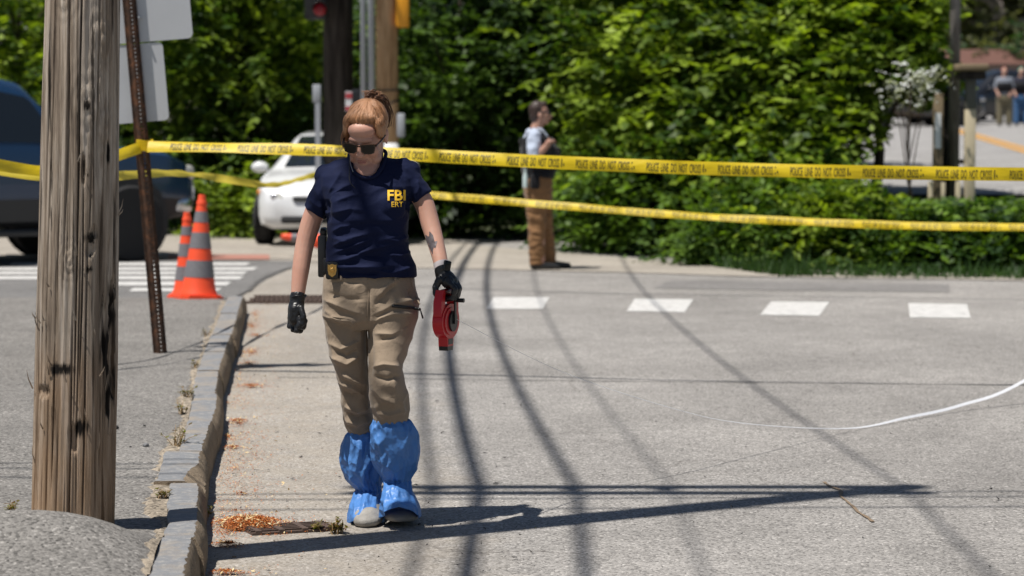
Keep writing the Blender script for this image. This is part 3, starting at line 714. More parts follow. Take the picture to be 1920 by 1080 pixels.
# grass edge under the hedge
rng = np.random.default_rng(77); Vg = []; Tg = []
for k in range(2600):
    px = rng.uniform(1290, 1990); f = rng.random(); y0 = 494 + min(1, (px - 1290) / 170) * 24; y0 += (px - 1460) / 460 * 5 if px > 1460 else 0
    p = np.array(gp(px, y0 - f * f * 16 + rng.normal() * 1.2, .0)); h = rng.uniform(.03, .17) * (1 if px < 1520 else .6); d = rng.normal(size=3) * .05; w = rng.normal(size=3); w[2] = 0; w = w / np.linalg.norm(w) * .012
    Vg += [p - w, p + w, p + d + [0, 0, h] + w * .2, p + d + [0, 0, h] - w * .2]; Tg.append(rng.uniform(.4, 1))
tag(link('grass_verge', leaf_mesh('grass_verge', np.array(Vg), np.array(Tg), M_LF[2])), 'fringe of bright green grass along the foot of the hedge', 'grass', kind='stuff')
# far right: grey leafless trees and a low building on the hill
for i, (px, Y, sc) in enumerate(((1790, 118, 1.0), (1880, 112, 1.1), (1960, 115, 1.0), (1690, 125, 1.1))):
    tree('bare_tree', ['greyish thinly leafed tree far up the hill behind the posts', 'greyish thinly leafed tree far up the hill above the two people', 'greyish tree far up the hill at the right edge', 'greyish tree far up the hill behind the blossoms'][i],
         gbase(px, Y), [blob(px, 30, Y, 75 * sc, 90, 2), blob(px + 20, 110, Y - 1, 60 * sc, 60, 1.6), blob(px - 30, -50, Y, 80, 70, 2), blob(px - 20, 150, Y - 2, 50, 40, 1.5)], 900, .42, 6 if i != 1 else 3, 90 + i, 'trees on the far hill', r=.35, bark=M_BARKG, shell=.3)
for i, (px, py, Y) in enumerate(((1850, 165, 100), (1925, 150, 99), (1760, 170, 101))):
    tree('hill_shrub', ['dark green shrub by the far building', 'dark green shrub at the far right behind the green cap', 'dark green shrub up the hill behind the wooden posts'][i], gbase(px, Y), [blob(px, py, Y, 34, 26, 1), blob(px + 8, py + 30, Y, 38, 24, 1)], 330, .25, 2, 120 + i, 'trees on the far hill', r=.1)
# ================================================================ woman walking with a tape reel
WY = 10.05; WS = F / WY
def wp(px, py, dy=0.0): return at(px, py, WY + dy)
def skin_mat(name, col):
    t = NT(name); n = t.noise(38, 6, .65); n2 = t.noise(7, 3, .5)
    c = t.mix(n, [x * .86 for x in col], [min(1, x * 1.1) for x in col]); c = t.mix(t.math('MULTIPLY', t.ramp(n2, [(.4, 0), (.7, 1)]), .35), c, (col[0] * .95, col[1] * .72, col[2] * .68))
    return t.set(c, .48, 0, t.bump(t.noise(320, 3), .12, .002), .4, Subsurface_Weight=.12, Subsurface_Radius=(.012, .004, .002))
def cloth_mat(name, col, rough=.8, weave=900, sheen=.15, var=.12, wr=.25, ws=26):
    t = NT(name); n = t.noise(5, 5, .6)
    c = t.mix(n, [x * (1 - var) for x in col], [x * (1 + var) for x in col])
    b1 = t.bump(t.noise(ws, 5, .6, None, .8), wr, .012); b2 = t.bump(t.noise(weave, 2), .12, .001, b1)
    return t.set(c, rough, 0, b2, .14, Sheen_Weight=sheen)
M_SKIN = skin_mat('skin', (.52, .295, .22)); M_LIPS = skin_mat('lips', (.42, .19, .16))
M_NAVY = cloth_mat('navy_cotton', (.0065, .0105, .038), .8, ws=22, wr=.3, sheen=.02)
M_KHAKI = cloth_mat('khaki_cotton', (.275, .212, .152), .8, ws=18, wr=.45)
M_GLOVE = plain('black_nitrile', (.010, .010, .011), .38, .2, 20, bump=.5, bscale=60)
M_BLACK = plain('black_plastic', (.012, .012, .013), .4, .2)
M_GOLD = plain('gold_badge', (.62, .36, .10), .35, .35, 120, metal=.8, bump=.8, bscale=200)
M_LENS = NT('dark_lens').set((.006, .005, .005), .08, 0, None, .25)
M_TORT = plain('tortoiseshell', (.03, .014, .008), .25, .8, 90)
M_YEL = plain('yellow_print', (.80, .47, .02), .7, .08, 60)
def hair_mat(name, a, b):
    t = NT(name); n = t.noise(3, 5, .6, t.coord('Object', (150, 150, 24))); n2 = t.noise(14, 4, .5)
    c = t.mix(n, a, b); c = t.mix(1.0, c, t.ramp(n2, [(.3, .75), (.7, 1.2)]), 'MULTIPLY')
    return t.set(c, .42, 0, t.bump(n, .5, .004), .5)
M_HAIR = hair_mat('auburn_hair', (.20, .078, .034), (.60, .325, .165))
M_HAIRD = hair_mat('auburn_hair_tail', (.06, .025, .012), (.22, .10, .045))
woman = thing('person', 'person in navy shirt, khaki trousers and blue boot covers walking with a red reel', 'person', (wp(715, 900).x, WY, 0))

# ---- head frame
HC = wp(687, 254, -.02); HM = Matrix.Rotation(R(-13), 3, 'Z') @ Matrix.Rotation(R(3), 3, 'Y') @ Matrix.Rotation(R(27), 3, 'X')
def H(x, y, z): return HC + HM @ Vector((x, y, z))
mb = MB()
def he(c, r, M=None): mb.ell(H(*c), r, HM @ M if M is not None else HM, 20, 14)
he((0, .016, .034), (.072, .094, .084)); he((0, -.026, -.02), (.063, .062, .088)); he((0, -.03, -.068), (.05, .052, .046))
he((0, -.070, -.100), (.024, .02, .018)); he((0, -.075, .020), (.05, .018, .016)); he((0, -.055, .05), (.055, .035, .035))
for s in (-1, 1):
    he((s * .039, -.060, -.032), (.026, .026, .028)); he((s * .045, -.035, -.075), (.020, .034, .026))
    he((s * .011, -.094, -.036), (.0085, .011, .0075))
    he((s * .074, .012, -.006), (.009, .019, .031), Matrix.Rotation(R(12), 3, 'X')); he((s * .079, .020, .004), (.006, .014, .022), Matrix.Rotation(R(s * 25), 3, 'Z'))
mb.chain([H(0, -.084, .012), H(0, -.098, -.012), H(0, -.106, -.033)], [.0085, .010, .0115])
he((0, -.080, -.066), (.026, .010, .0065)); he((0, -.079, -.077), (.021, .010, .007))
mb.chain([H(0, .02, -.05), wp(694, 312, .035), wp(692, 345, .03)], [.056, .053, .062], 20)
mb.loft([ring(wp(cx, y, dy), hw / WS, hd, 28, 2.2) for y, cx, hw, hd, dy in ((283, 692, 27, .052, .035), (298, 690, 29, .064, .025), (312, 689, 31, .078, .015), (324, 689, 27, .088, .01), (333, 689, 19, .089, .01), (345, 689, 14, .07, .01))])
# torso, pelvis and legs under the clothes
mb.chain([wp(690, 350, .02), wp(690, 430, .01), wp(694, 520, .01), wp(694, 560, .01)], [.085, .09, .095, .10], 20)
ARM_R = ([wp(626, 340, .03), wp(592, 395, .04), wp(573, 452, .03), wp(564, 505, .0), wp(558, 556, -.03)], [.045, .042, .0375, .0345, .0265])
ARM_L = ([wp(756, 334, .03), wp(791, 373, .02), wp(807, 420, -.01), wp(820, 466, -.06), wp(829, 503, -.10)], [.042, .0395, .0375, .032, .027])
for pts, rad in (ARM_R, ARM_L):
    sm = smooth_path(pts, 4); rr = np.interp(np.linspace(0, len(pts) - 1, len(sm)), range(len(pts)), rad); mb.chain([wp(690, 365, .03)] + sm, [.05] + list(rr), 16)
mb.chain([ARM_R[0][-1], wp(557, 590, -.03)], [.024, .022]); mb.chain([ARM_L[0][-1], wp(838, 530, -.11)], [.024, .022])
LEG_R = [wp(650, 560, .0), wp(660, 700, .02), wp(690, 905, .12), wp(690, 935, .08)]; LEG_L = [wp(740, 560, 0), wp(727, 700, -.10), wp(746, 900, -.03), wp(748, 925, -.05)]
for L in (LEG_R, LEG_L): mb.chain(L, [.07, .05, .035, .03])
me = remesh(mb, .0036, 3)
body = fin(me, 'body', M_SKIN, woman)
# lips, tattoo
mb = MB()
for z, r in ((-.0665, (.021, .0055, .0034)), (-.0745, (.017, .006, .0042))): mb.ell(H(0, -.0865, z), r, HM, 14, 8)
mb.obj('lips', M_LIPS, woman, True)
bvh = BVHTree.FromPolygons([v.co + Vector(woman['_w']) for v in me.vertices], [p.vertices[:] for p in me.polygons])
def drape(name, pts_px, mat, parent, tree_, eps=.0015, grid=7):
    """thin patch laid on a surface: photo outline, cast along the view ray"""
    m = MB(); n = len(pts_px); c = np.mean(pts_px, 0); vs = []
    for ri in range(grid + 1):
        for p in pts_px:
            q = c + (np.array(p) - c) * (ri / grid); d = ray(*q).normalized(); h = tree_.ray_cast(Vector((0, 0, CH)), d)
            vs.append((h[0] - d * eps) if h[0] is not None else wp(q[0], q[1], -.05))
    fs = []
    for ri in range(grid):
        for k in range(n): a = ri * n + k; b = ri * n + (k + 1) % n; fs.append((a, b, b + n, a + n))
    m.add(vs, fs); return m.obj(name, mat, parent, True)
M_TAT = plain('tattoo_ink', (.10, .085, .09), .5, .5, 60)
drape('tattoo', [(797, 440), (806, 434), (812, 441), (815, 455), (820, 452), (817, 463), (811, 477), (806, 466), (800, 455)], M_TAT, woman, bvh)

# ---- hair
mb = MB()
def hh(c, r, M=None): mb.ell(H(*c), r, HM @ M if M is not None else HM, 22, 14)
hh((0, .034, .048), (.080, .096, .086)); hh((0, -.016, .091), (.056, .046, .030)); hh((.026, -.032, .094), (.030, .026, .016)); hh((-.03, -.030, .091), (.032, .028, .018))
for s in (-1, 1):
    hh((s * .067, -.006, .044), (.015, .050, .044)); hh((s * .060, -.026, .066), (.016, .030, .024 if s > 0 else .032))
hh((-.073, -.030, .014), (.008, .018, .032)); hh((.068, -.016, .03), (.009, .020, .022))
hme = remesh(mb, .0034, 3); co = get_co(hme); no = get_no(hme); tie = H(.008, .045, .118); axd = (H(.008, .045, .2) - tie).normalized()
e1 = (HM @ Vector((1, 0, 0))); e2 = axd.cross(e1)
dd = np.empty(len(co))
for i, c in enumerate(co):
    q = Vector(c) - tie; a = math.atan2(q.dot(e2), q.dot(e1)); l = q.length
    ca, sa = math.cos(a), math.sin(a)
    dd[i] = .0036 * noise.noise(Vector((ca * 9, sa * 9, l * 9))) + .0026 * noise.noise(Vector((ca * 26, sa * 26, l * 14))) + .0014 * noise.noise(Vector((ca * 60, sa * 60, l * 20)))
set_co(hme, co + no * dd[:, None]); hair = fin(hme, 'hair', M_HAIR, woman)
mb = MB(); random.seed(3); tl = [(694, 198, .03), (692, 184, .02), (700, 178, .03), (714, 184, .06), (722, 199, .08), (726, 216, .09), (723, 236, .10)]
for k in range(90):
    j = [Vector((random.gauss(0, .0085), random.gauss(0, .012), random.gauss(0, .0075))) for _ in tl]; j0 = Vector((random.gauss(0, .010), random.gauss(0, .012), random.gauss(0, .007)))
    pts = [wp(*q) + (j0 * (.35 if i == 0 else 1) + j[i] * .35) for i, q in enumerate(tl)]; pts = smooth_path(pts[:random.choice([5, 6, 7, 7])], 4); mb.tube(pts, [.0034 * (1 - .75 * i / len(pts)) for i in range(len(pts))], 5)
hb = BVHTree.FromPolygons([v.co + Vector(woman['_w']) for v in hme.vertices], [p.vertices[:] for p in hme.polygons])
ms = MB(); cc = H(0, .02, .035); td = (tie - cc).normalized()
for k in range(420):     # combed strands lying on the hair
    az = random.uniform(-PI * 1.08, PI * .08); s0 = Vector((math.cos(az), math.sin(az), random.uniform(.25, .75))).normalized(); s0 = (HM @ s0); tj = (td + Vector([random.gauss(0, .06) for _ in range(3)])).normalized(); P = []
    for q in range(9):
        d_ = s0.lerp(tj, q / 8).normalized(); hq = hb.ray_cast(cc + d_ * .3, -d_)
        if hq[0] is not None: P.append(hq[0] + d_ * (.0012 + .0022 * math.sin(PI * q / 8) * random.random()))
    if len(P) > 4: ms.tube(P, [.0013] * len(P), 4)
ms.obj('combed_strands', M_HAIR, hair, True, off=woman['_w'], fix=False)['kind'] = 'stuff'
mb.obj('ponytail', M_HAIRD, hair, True, off=woman['_w'], fix=False)
mb = MB()
for k in range(70):   # flyaway strands swept to the tie, loose wisps by the temples
    a = random.uniform(-PI, 0); s = H(.076 * math.cos(a), .02 + .09 * math.sin(a), .055 + .03 * random.random()); e = tie + Vector((random.gauss(0, .008), random.gauss(0, .008), random.gauss(0, .004)))
    m_ = s.lerp(e, .5) + (s.lerp(e, .5) - H(0, .02, .03)).normalized() * random.uniform(.018, .030); mb.tube(smooth_path([s, m_, e], 6), [.0009] * 13, 4)
for k in range(16):
    s = H(-.078 + random.uniform(-.006, .004), -.035 + random.uniform(-.02, .02), .035); mb.tube(smooth_path([s, s + Vector((-.006, -.004, -.03)), s + Vector((random.uniform(-.008, .006), -.004, -.068))], 5), [.0011] * 11, 4)
for k in range(14):
    s = wp(694 + random.gauss(0, 6), 184, .02); mb.tube(smooth_path([s, s + Vector((random.gauss(0, .015), 0, .022)), s + Vector((random.gauss(0, .03), 0, .028))], 5), [.0008] * 11, 4)
mb.obj('loose_strands', M_HAIR, hair, off=woman['_w'], fix=False)['kind'] = 'stuff'
mb = MB(); mb.lathe([(.014, -.008), (.019, -.004), (.019, .004), (.014, .008)], wp(693, 195, .028), 16); mb.obj('hair_tie', M_BLACK, hair, True, off=woman['_w'])

# ---- sunglasses
gl = MB(); fr = MB()
for s in (-1, 1):
    out = [(-.027, .019), (.0, .021), (.030, .021), (.033, .010), (.026, -.016), (.012, -.022), (-.012, -.021), (-.023, -.012)]
    Mg = HM @ Matrix.Rotation(R(s * 9), 3, 'Z') @ Matrix.Rotation(PI / 2, 3, 'X')
    c = H(s * .033, -.104, -.004); gl.prism([(s * x * .86, y * .84) for x, y in out], -.001, .0035, Mg, c)
    n = len(out); o3 = [Vector((s * x, y, z)) for z in (-.002, .0028) for x, y in out]; i3 = [Vector((s * x * .84, y * .82, z)) for z in (-.002, .0028) for x, y in out]
    vs = [c + Mg @ v for v in o3 + i3]; fs = []
    for k in range(n):
        k2 = (k + 1) % n; fs += [(k, k2, n + k2, n + k), (2 * n + k, 3 * n + k, 3 * n + k2, 2 * n + k2), (k, 2 * n + k, 2 * n + k2, k2), (n + k, n + k2, 3 * n + k2, 3 * n + k)]
    fr.add(vs, fs)
    fr.tube([H(s * .066, -.097, .010), H(s * .074, -.06, .008), H(s * .078, .008, .006), H(s * .076, .03, -.012)], [.0048, .004, .0035, .003], 8)
fr.tube([H(-.009, -.107, .006), H(0, -.110, .009), H(.009, -.107, .006)], .0028, 8)
g1 = fr.obj('sunglasses', M_TORT, woman, 40); gl.obj('lens', M_LENS, g1, 40, off=woman['_w'])
mb = MB(); mb.tube(smooth_path([wp(650, 272, -.08), wp(655, 292, -.06), wp(655, 318, -.075), wp(656, 340, -.10), wp(666, 353, -.115)], 6), .0016, 6); mb.obj('eyewear_cord', M_BLACK, woman, True)
mb = MB(); mb.tube(smooth_path([wp(656, 290, -.03), wp(657, 306, -.06), wp(662, 322, -.085)], 5), .0012, 6); mb.obj('necklace', M_STEEL, woman, True)
mb = MB(); mb.ell(H(.077, .010, -.034), .0032); mb.obj('earring', M_STEEL, woman, True)

# ---- shirt
mb = MB(); TR = [(296, 690, 50, .048, .04), (304, 689, 68, .062, .035), (314, 689, 80, .078, .03), (330, 689, 88, .092, .02), (352, 689, 86, .105, .01), (382, 690, 79, .118, 0), (412, 690, 77, .122, -.01), (440, 689, 76, .115, -.01), (470, 690, 78, .110, -.01), (497, 696, 83, .116, -.01), (519, 698, 83, .120, -.01)]
mb.loft([ring(wp(cx, y, dy), hw / WS, hd, 40, 2.3) for y, cx, hw, hd, dy in TR])
for cx in (652, 727): mb.ell(wp(cx, 388, -.07), (.072, .052, .068), None, 18, 12)
def sleeve(P, rad): mb.loft([ring(p, r, r, 24, M=MM) for p, r, MM in zip(P, rad, [dirM] * len(P))])
for A, B, r0, r1, px in ((wp(630, 332, .03), wp(590, 398, .04), .062, .0505, -1), (wp(754, 324, .03), wp(792, 371, .02), .060, .047, 1)):
    dirM = (B - A).to_track_quat('Z', 'Y').to_matrix(); P = [A.lerp(B, k / 5) for k in range(6)]; sleeve(P, [r0 + (r1 - r0) * k / 5 for k in range(6)]); mb.ell(A, r0 * .98)
mb.chain([wp(655, 318, .035), wp(612, 330, .035)], [.045, .045]); mb.chain([wp(724, 314, .035), wp(768, 322, .035)], [.045, .045])
sme = remesh(mb, .0038, 8)
wobble(sme, .005, 6.5, 1, (1, 1, 1.6)); wobble(sme, .0022, 13, 2, (1, 1, 1.6), True)
SF = [([(622, 462), (655, 447), (700, 436)], .010, 4), ([(620, 478), (660, 462), (697, 447)], .009, 4), ([(616, 492), (650, 486), (700, 466), (732, 459)], .011, 4.5), ([(618, 500), (660, 502), (715, 500), (742, 498)], .012, 5),
      ([(624, 446), (650, 452), (668, 448)], .008, 4), ([(640, 470), (680, 478), (724, 482)], -.008, 5), ([(625, 380), (660, 368), (690, 362)], .008, 4), ([(618, 372), (645, 352), (664, 345)], .009, 5), ([(616, 364), (632, 338), (642, 320)], .008, 5),
      ([(620, 400), (655, 392), (690, 396)], .007, 5), ([(764, 372), (750, 350), (735, 330)], .007, 5), ([(770, 440), (745, 452), (720, 450)], .008, 5), ([(772, 470), (750, 480), (725, 478)], .008, 5),
      ([(640, 430), (690, 420), (740, 424)], -.007, 7), ([(614, 372), (613, 395), (616, 420)], -.012, 5), ([(770, 360), (768, 380), (766, 400)], -.012, 5), ([(590, 350), (600, 375), (604, 398)], .006, 4), ([(580, 372), (592, 385), (606, 390)], .006, 4), ([(782, 335), (785, 352), (780, 368)], .006, 4),
      ([(690, 505), (735, 512), (776, 500)], .009, 4), ([(640, 510), (680, 514), (720, 511)], -.008, 4), ([(622, 435), (640, 425), (660, 424)], .006, 3.5), ([(700, 455), (730, 446), (755, 440)], .006, 4)]
folds(sme, [(a, b * 1.25, c) for a, b, c in SF])
shirt = fin(sme, 'shirt', M_NAVY, woman)
sb = BVHTree.FromPolygons([v.co + Vector(woman['_w']) for v in sme.vertices], [p.vertices[:] for p in sme.polygons])
# neckline ribbing
mb = MB(); NB = [wp(655, 289, .045), wp(655, 302, -.005), wp(662, 319, -.058), wp(675, 330, -.078), wp(690, 333.5, -.084), (wp(705, 329, -.077)), wp(716, 314, -.050), wp(722, 296, .0), wp(722, 284, .045), wp(706, 280, .085), wp(680, 281, .09)]
NB2 = smooth_path(NB + [NB[0]], 6); mb.tube(NB2, .0075, 10); o = mb.obj('neckband', M_NAVY, shirt, True, off=woman['_w'])
def text_mesh(body, size, ox=0.0, shear=0.0):
    cu = bpy.data.curves.new('t', 'FONT'); cu.body = body; cu.size = size; cu.align_x = 'CENTER'; cu.align_y = 'CENTER'; cu.offset = ox; cu.resolution_u = 3; cu.shear = shear
    o = bpy.data.objects.new('t', cu); COL.objects.link(o); dg = bpy.context.evaluated_depsgraph_get(); dg.update()
    me = bpy.data.meshes.new_from_object(o.evaluated_get(dg)); bpy.data.objects.remove(o)
    bm = bmesh.new(); bm.from_mesh(me); bmesh.ops.triangulate(bm, faces=bm.faces[:]); bmesh.ops.remove_doubles(bm, verts=bm.verts[:], dist=1e-5)
    bmesh.ops.subdivide_edges(bm, edges=[e for e in bm.edges if e.calc_length() > size * .22], cuts=2)
    bmesh.ops.triangulate(bm, faces=bm.faces[:]); bm.to_mesh(me); bm.free(); return me
for nm, txt, cx, cy, wpx, hpx in (('chest_letters', 'FBI', 743.5, 366, 34, 20), ('chest_letters', 'ERT', 745, 383, 22, 10)):
    tm = text_mesh(txt, 1.0, .012 if txt == 'ERT' else .022); co = get_co(tm); mn, mx = co.min(0), co.max(0); out = []
    for c in co:
        px = cx + ((c[0] - mn[0]) / (mx[0] - mn[0]) - .5) * wpx; py = cy - ((c[1] - mn[1]) / (mx[1] - mn[1]) - .5) * hpx
        d = ray(px, py).normalized(); h = sb.ray_cast(Vector((0, 0, CH)), d); out.append((h[0] - d * .0045) if h[0] is not None else wp(px, py, -.12))
    set_co(tm, [tuple(v) for v in out]); o = fin(tm, nm, M_YEL, woman, False); o.parent = shirt

# ---- trousers
mb = MB()
PV = [(500, 694, 78, .108, 0), (518, 692, 84, .116, 0), (540, 693, 88, .122, 0), (572, 696, 92, .124, 0), (598, 696, 88, .115, 0), (616, 694, 78, .09, 0)]
mb.loft([ring(wp(cx, y, dy), hw / WS, hd, 40, 2.4) for y, cx, hw, hd, dy in PV])
LR = [(560, 650, 45, .10, .01), (593, 647, 42, .10, .01), (630, 650, 38.5, .095, .01), (676, 655, 35, .088, .0), (704, 661, 31, .08, .0), (741, 666, 28, .075, .03), (775, 671, 29, .078, .05), (800, 676, 29, .075, .07), (818, 682, 24, .066, .08)]
LL = [(560, 740, 49, .11, .0), (590, 738, 47, .11, -.02), (620, 734, 43.5, .10, -.04), (660, 728, 37, .09, -.08), (690, 724, 32, .082, -.11), (720, 726, 33.5, .083, -.11), (750, 730, 37.5, .085, -.09), (775, 734, 34, .08, -.075), (795, 735, 30, .07, -.07)]
for L in (LR, LL):
    yy = np.array([l[0] for l in L]); rows = []
    for y in np.linspace(yy[0], yy[-1], 26): v = [np.interp(y, yy, [l[k] for l in L]) for k in range(1, 5)]; rows.append(ring(wp(v[0], y, v[3]), v[1] / WS, v[2], 30, 2.1))
    mb.loft(rows)
pme = remesh(mb, .0037, 6)
wobble(pme, .005, 7, 5, (1, 1, .8)); wobble(pme, .0026, 12, 6, (1, 1, 1.1), True)
PF = [([(690, 530), (692, 570), (690, 612)], -.009, 4), ([(692, 612), (694, 660), (694, 710)], -.012, 5), ([(604, 560), (640, 575), (680, 590)], .009, 5), ([(606, 580), (640, 600), (682, 604)], .008, 5), ([(604, 592), (630, 596), (660, 600), (664, 615)], .010, 3), ([(610, 548), (650, 560), (684, 562)], -.006, 5),
      ([(615, 640), (640, 655), (672, 640), (676, 618)], .009, 4), ([(620, 668), (650, 683), (674, 668)], .011, 4), ([(628, 655), (650, 668), (672, 656)], -.009, 4), ([(640, 700), (662, 712), (686, 722)], .012, 4), ([(636, 718), (660, 725), (684, 745)], .012, 4), ([(640, 735), (660, 742), (690, 732)], -.010, 5),
      ([(645, 760), (668, 772), (694, 764)], .011, 4), ([(645, 785), (670, 795), (698, 786)], .013, 5), ([(648, 773), (672, 784), (698, 775)], -.011, 4), ([(652, 800), (676, 812), (700, 800)], .010, 4),
      ([(700, 590), (740, 570), (785, 560)], .009, 5), ([(700, 603), (735, 590), (780, 588)], .010, 4), ([(700, 625), (735, 628), (768, 612)], .009, 5), ([(702, 640), (735, 632), (770, 606)], -.007, 4), ([(705, 560), (728, 535), (752, 520)], .009, 5), ([(700, 575), (726, 548), (745, 532)], -.008, 5),
      ([(696, 690), (720, 684), (752, 688)], .011, 5), ([(698, 705), (725, 712), (754, 704)], -.011, 4), ([(697, 722), (715, 745), (745, 758)], .009, 5), ([(706, 770), (730, 778), (764, 768)], .010, 5), ([(704, 755), (712, 772), (722, 786)], .009, 4), ([(764, 730), (752, 752), (756, 778)], .009, 4), ([(735, 700), (742, 735), (738, 770)], .006, 5),
      ([(615, 530), (640, 528), (690, 532)], -.004, 2.5), ([(765, 540), (772, 560), (788, 575)], -.007, 3), ([(612, 610), (622, 650), (634, 690)], .006, 4)]
folds(pme, [(a, b * 1.25, c) for a, b, c in PF])
pants = fin(pme, 'trousers', M_KHAKI, woman)
pb = BVHTree.FromPolygons([v.co + Vector(woman['_w']) for v in pme.vertices], [p.vertices[:] for p in pme.polygons])
def strip(name, pts, w, mat, parent, tree_, eps=.003, lift=.0):
    """stitched band following a garment: photo points, width in metres"""
    P = []; m = MB()
    for q in pts:
        d = ray(*q).normalized(); h = tree_.ray_cast(Vector((0, 0, CH)), d); P.append((h[0] - d * eps) if h[0] is not None else wp(q[0], q[1], -.1))
    m.tube(smooth_path(P, 4), w, 8); return m.obj(name, mat, parent, True, off=woman['_w'])
strip('zip', [(735, 573.5), (750, 575), (765, 576.5), (778, 578), (787, 580)], .0062, M_BLACK, pants, pb)
mb = MB(); mb.tube([wp(788, 580, -.06), wp(790, 587, -.062), wp(793, 597, -.06)], [.002, .003, .0035], 6); mb.obj('zip_pull', M_BLACK, pants, True, off=woman['_w'])
for x in (640, 741): strip('belt_loop', [(x, 513), (x, 519), (x, 525)], .0055, M_KHAKI, pants, pb)
strip('seam', [(689, 522), (691, 545), (690, 570), (688, 596)], .0018, M_KHAKI, pants, pb, .001)
strip('seam', [(606, 592), (625, 594), (645, 597), (658, 600), (664, 608)], .0025, M_KHAKI, pants, pb, .001)
strip('seam', [(770, 524), (774, 540), (780, 556), (787, 570)], .0022, M_KHAKI, pants, pb, .001)

# ---- holster and badge
mb = MB(); mb.rbox(wp(605, 480, .02), (.034, .07, .165), .008); mb.rbox(wp(607, 444, .035), (.026, .05, .07), .008, Matrix.Rotation(R(14), 3, 'X')); mb.rbox(wp(613, 498, -.02), (.03, .03, .06), .006)
hol = mb.obj('holster', M_BLACK, woman, 40)
bc = wp(623, 507, -.105); mb = MB(); mb.rbox(bc, (.05, .012, .07), .008); mb.rbox(bc + Vector((0, .012, 0)), (.03, .03, .05), .006); bd = mb.obj('badge_holder', M_BLACK, woman, 40)
mb = MB(); sh = [(0, .026), (.012, .021), (.017, .024), (.017, 0), (.013, -.016), (0, -.026), (-.013, -.016), (-.017, 0), (-.017, .024), (-.012, .021)]
mb.prism(sh, .006, .010, Matrix.Rotation(PI / 2, 3, 'X'), bc); mb.ell(bc + Vector((0, -.010, .002)), (.009, .004, .010), None, 14, 8); mb.obj('badge_shield', M_GOLD, bd, 30, off=woman['_w'])

# ---- gloves
def hand(name, palm, prad, fingers, thumb, cuff, vox=.0026):
    m = MB(); m.chain(palm, prad, 16)
    for f, r in fingers: m.chain(f, r, 10)
    m.chain(thumb[0], thumb[1], 10); m.chain(cuff[0], cuff[1], 16)
    g = remesh(m, vox, 3); wobble(g, .0012, 60, 3, (1, 1, 1), True); wobble(g, .002, 22, 4, (1, 1, 2))
    return fin(g, name, M_GLOVE, woman)
F1 = []
for i, (kx, ky, kd, L) in enumerate(((563, 598, -.075, 1.0), (558, 604, -.055, 1.08), (551, 604, -.032, 1.0), (545, 600, -.012, .85))):
    F1.append(([wp(kx, ky, kd), wp(kx - 2, ky + 14 * L, kd - .010), wp(kx + 6, ky + 16 * L, kd + .012), wp(kx + 10, ky + 3, kd + .010)], [.0115, .0105, .0095, .0085]))
hand('glove', [wp(557, 566, -.03), wp(555, 582, -.042), wp(554, 597, -.044)], [.030, .033, .031], F1, ([wp(564, 578, -.07), wp(569, 592, -.085), wp(567, 606, -.088), wp(561, 612, -.082)], [.013, .0115, .0105, .009]),
     ([wp(558, 556, -.03), wp(557, 568, -.03)], [.0305, .029]))
mb = MB(); mb.tube([wp(559, 555 + .0, -.03) + Vector((.031 * math.cos(a), .031 * math.sin(a), .004 * math.sin(3 * a))) for a in np.linspace(0, 2 * PI, 25)], .0028, 6); mb.obj('glove_cuff', M_GLOVE, woman, True)
HB = wp(836, 550, -.11)      # middle of the reel's grip
UD = Vector((.34, .94, 0)).normalized(); ND = Vector((.94, -.34, 0)).normalized(); ZU = Vector((0, 0, 1))
def rl(n, u, v): return HB + ND * n + UD * u + ZU * v
F2 = []
for i, u in enumerate((-.036, -.013, .010, .032)):
    e = (1.0, 1.06, 1.0, .86)[i]
    F2.append(([rl(.028, u, .044), rl(.052 * e, u, .018), rl(.040 * e, u, -.016), rl(.010, u, -.021), rl(-.010, u, -.012)], [.0125, .0115, .0105, .0095, .0085]))
hand('glove', [wp(830, 512, -.10), rl(.004, .0, .060), rl(.016, .005, .046)], [.030, .031, .030], F2 + [([rl(.016, -.02, .046), rl(.016, .028, .046)], [.026, .024])],
     ([rl(-.014, -.03, .055), rl(-.028, -.040, .025), rl(-.024, -.046, .0), rl(-.012, -.048, -.018)], [.015, .0125, .011, .0095]), ([wp(829, 503, -.10), wp(830, 514, -.10)], [.030, .030]))
# ---- watch
wc = wp(828.5, 498, -.095); wd = (ARM_L[0][-1] - ARM_L[0][-2]).normalized(); Mw = wd.to_track_quat('Z', 'Y').to_matrix()
M_BAND = plain('grey_watch_band', (.42, .38, .38), .6, .1)
mb = MB(); n = 28; rr = []
for z in (-.011, .011):
    for r in (.0285, .0315): rr.append([wc + Mw @ Vector((r * math.cos(2 * PI * k / n), r * math.sin(2 * PI * k / n), z)) for k in range(n)])
mb.loft([rr[0], rr[1], rr[3], rr[2], rr[0]], cap=False); wt = mb.obj('watch', M_BAND, woman, 40)
fc = wc + Vector((.021, -.024, .001)); Mf = Matrix.Rotation(R(42), 3, 'Z') @ Matrix.Rotation(R(12), 3, 'Y'); mb = MB(); mb.rbox(fc, (.034, .011, .040), .004, Mf); mb.obj('watch_case', M_BLACK, wt, 40, off=woman['_w'])
mb = MB(); mb.rbox(fc + Mf @ Vector((0, -.0055, 0)), (.029, .002, .035), .0008, Mf); mb.obj('watch_screen', M_LENS, wt, 40, off=woman['_w'])

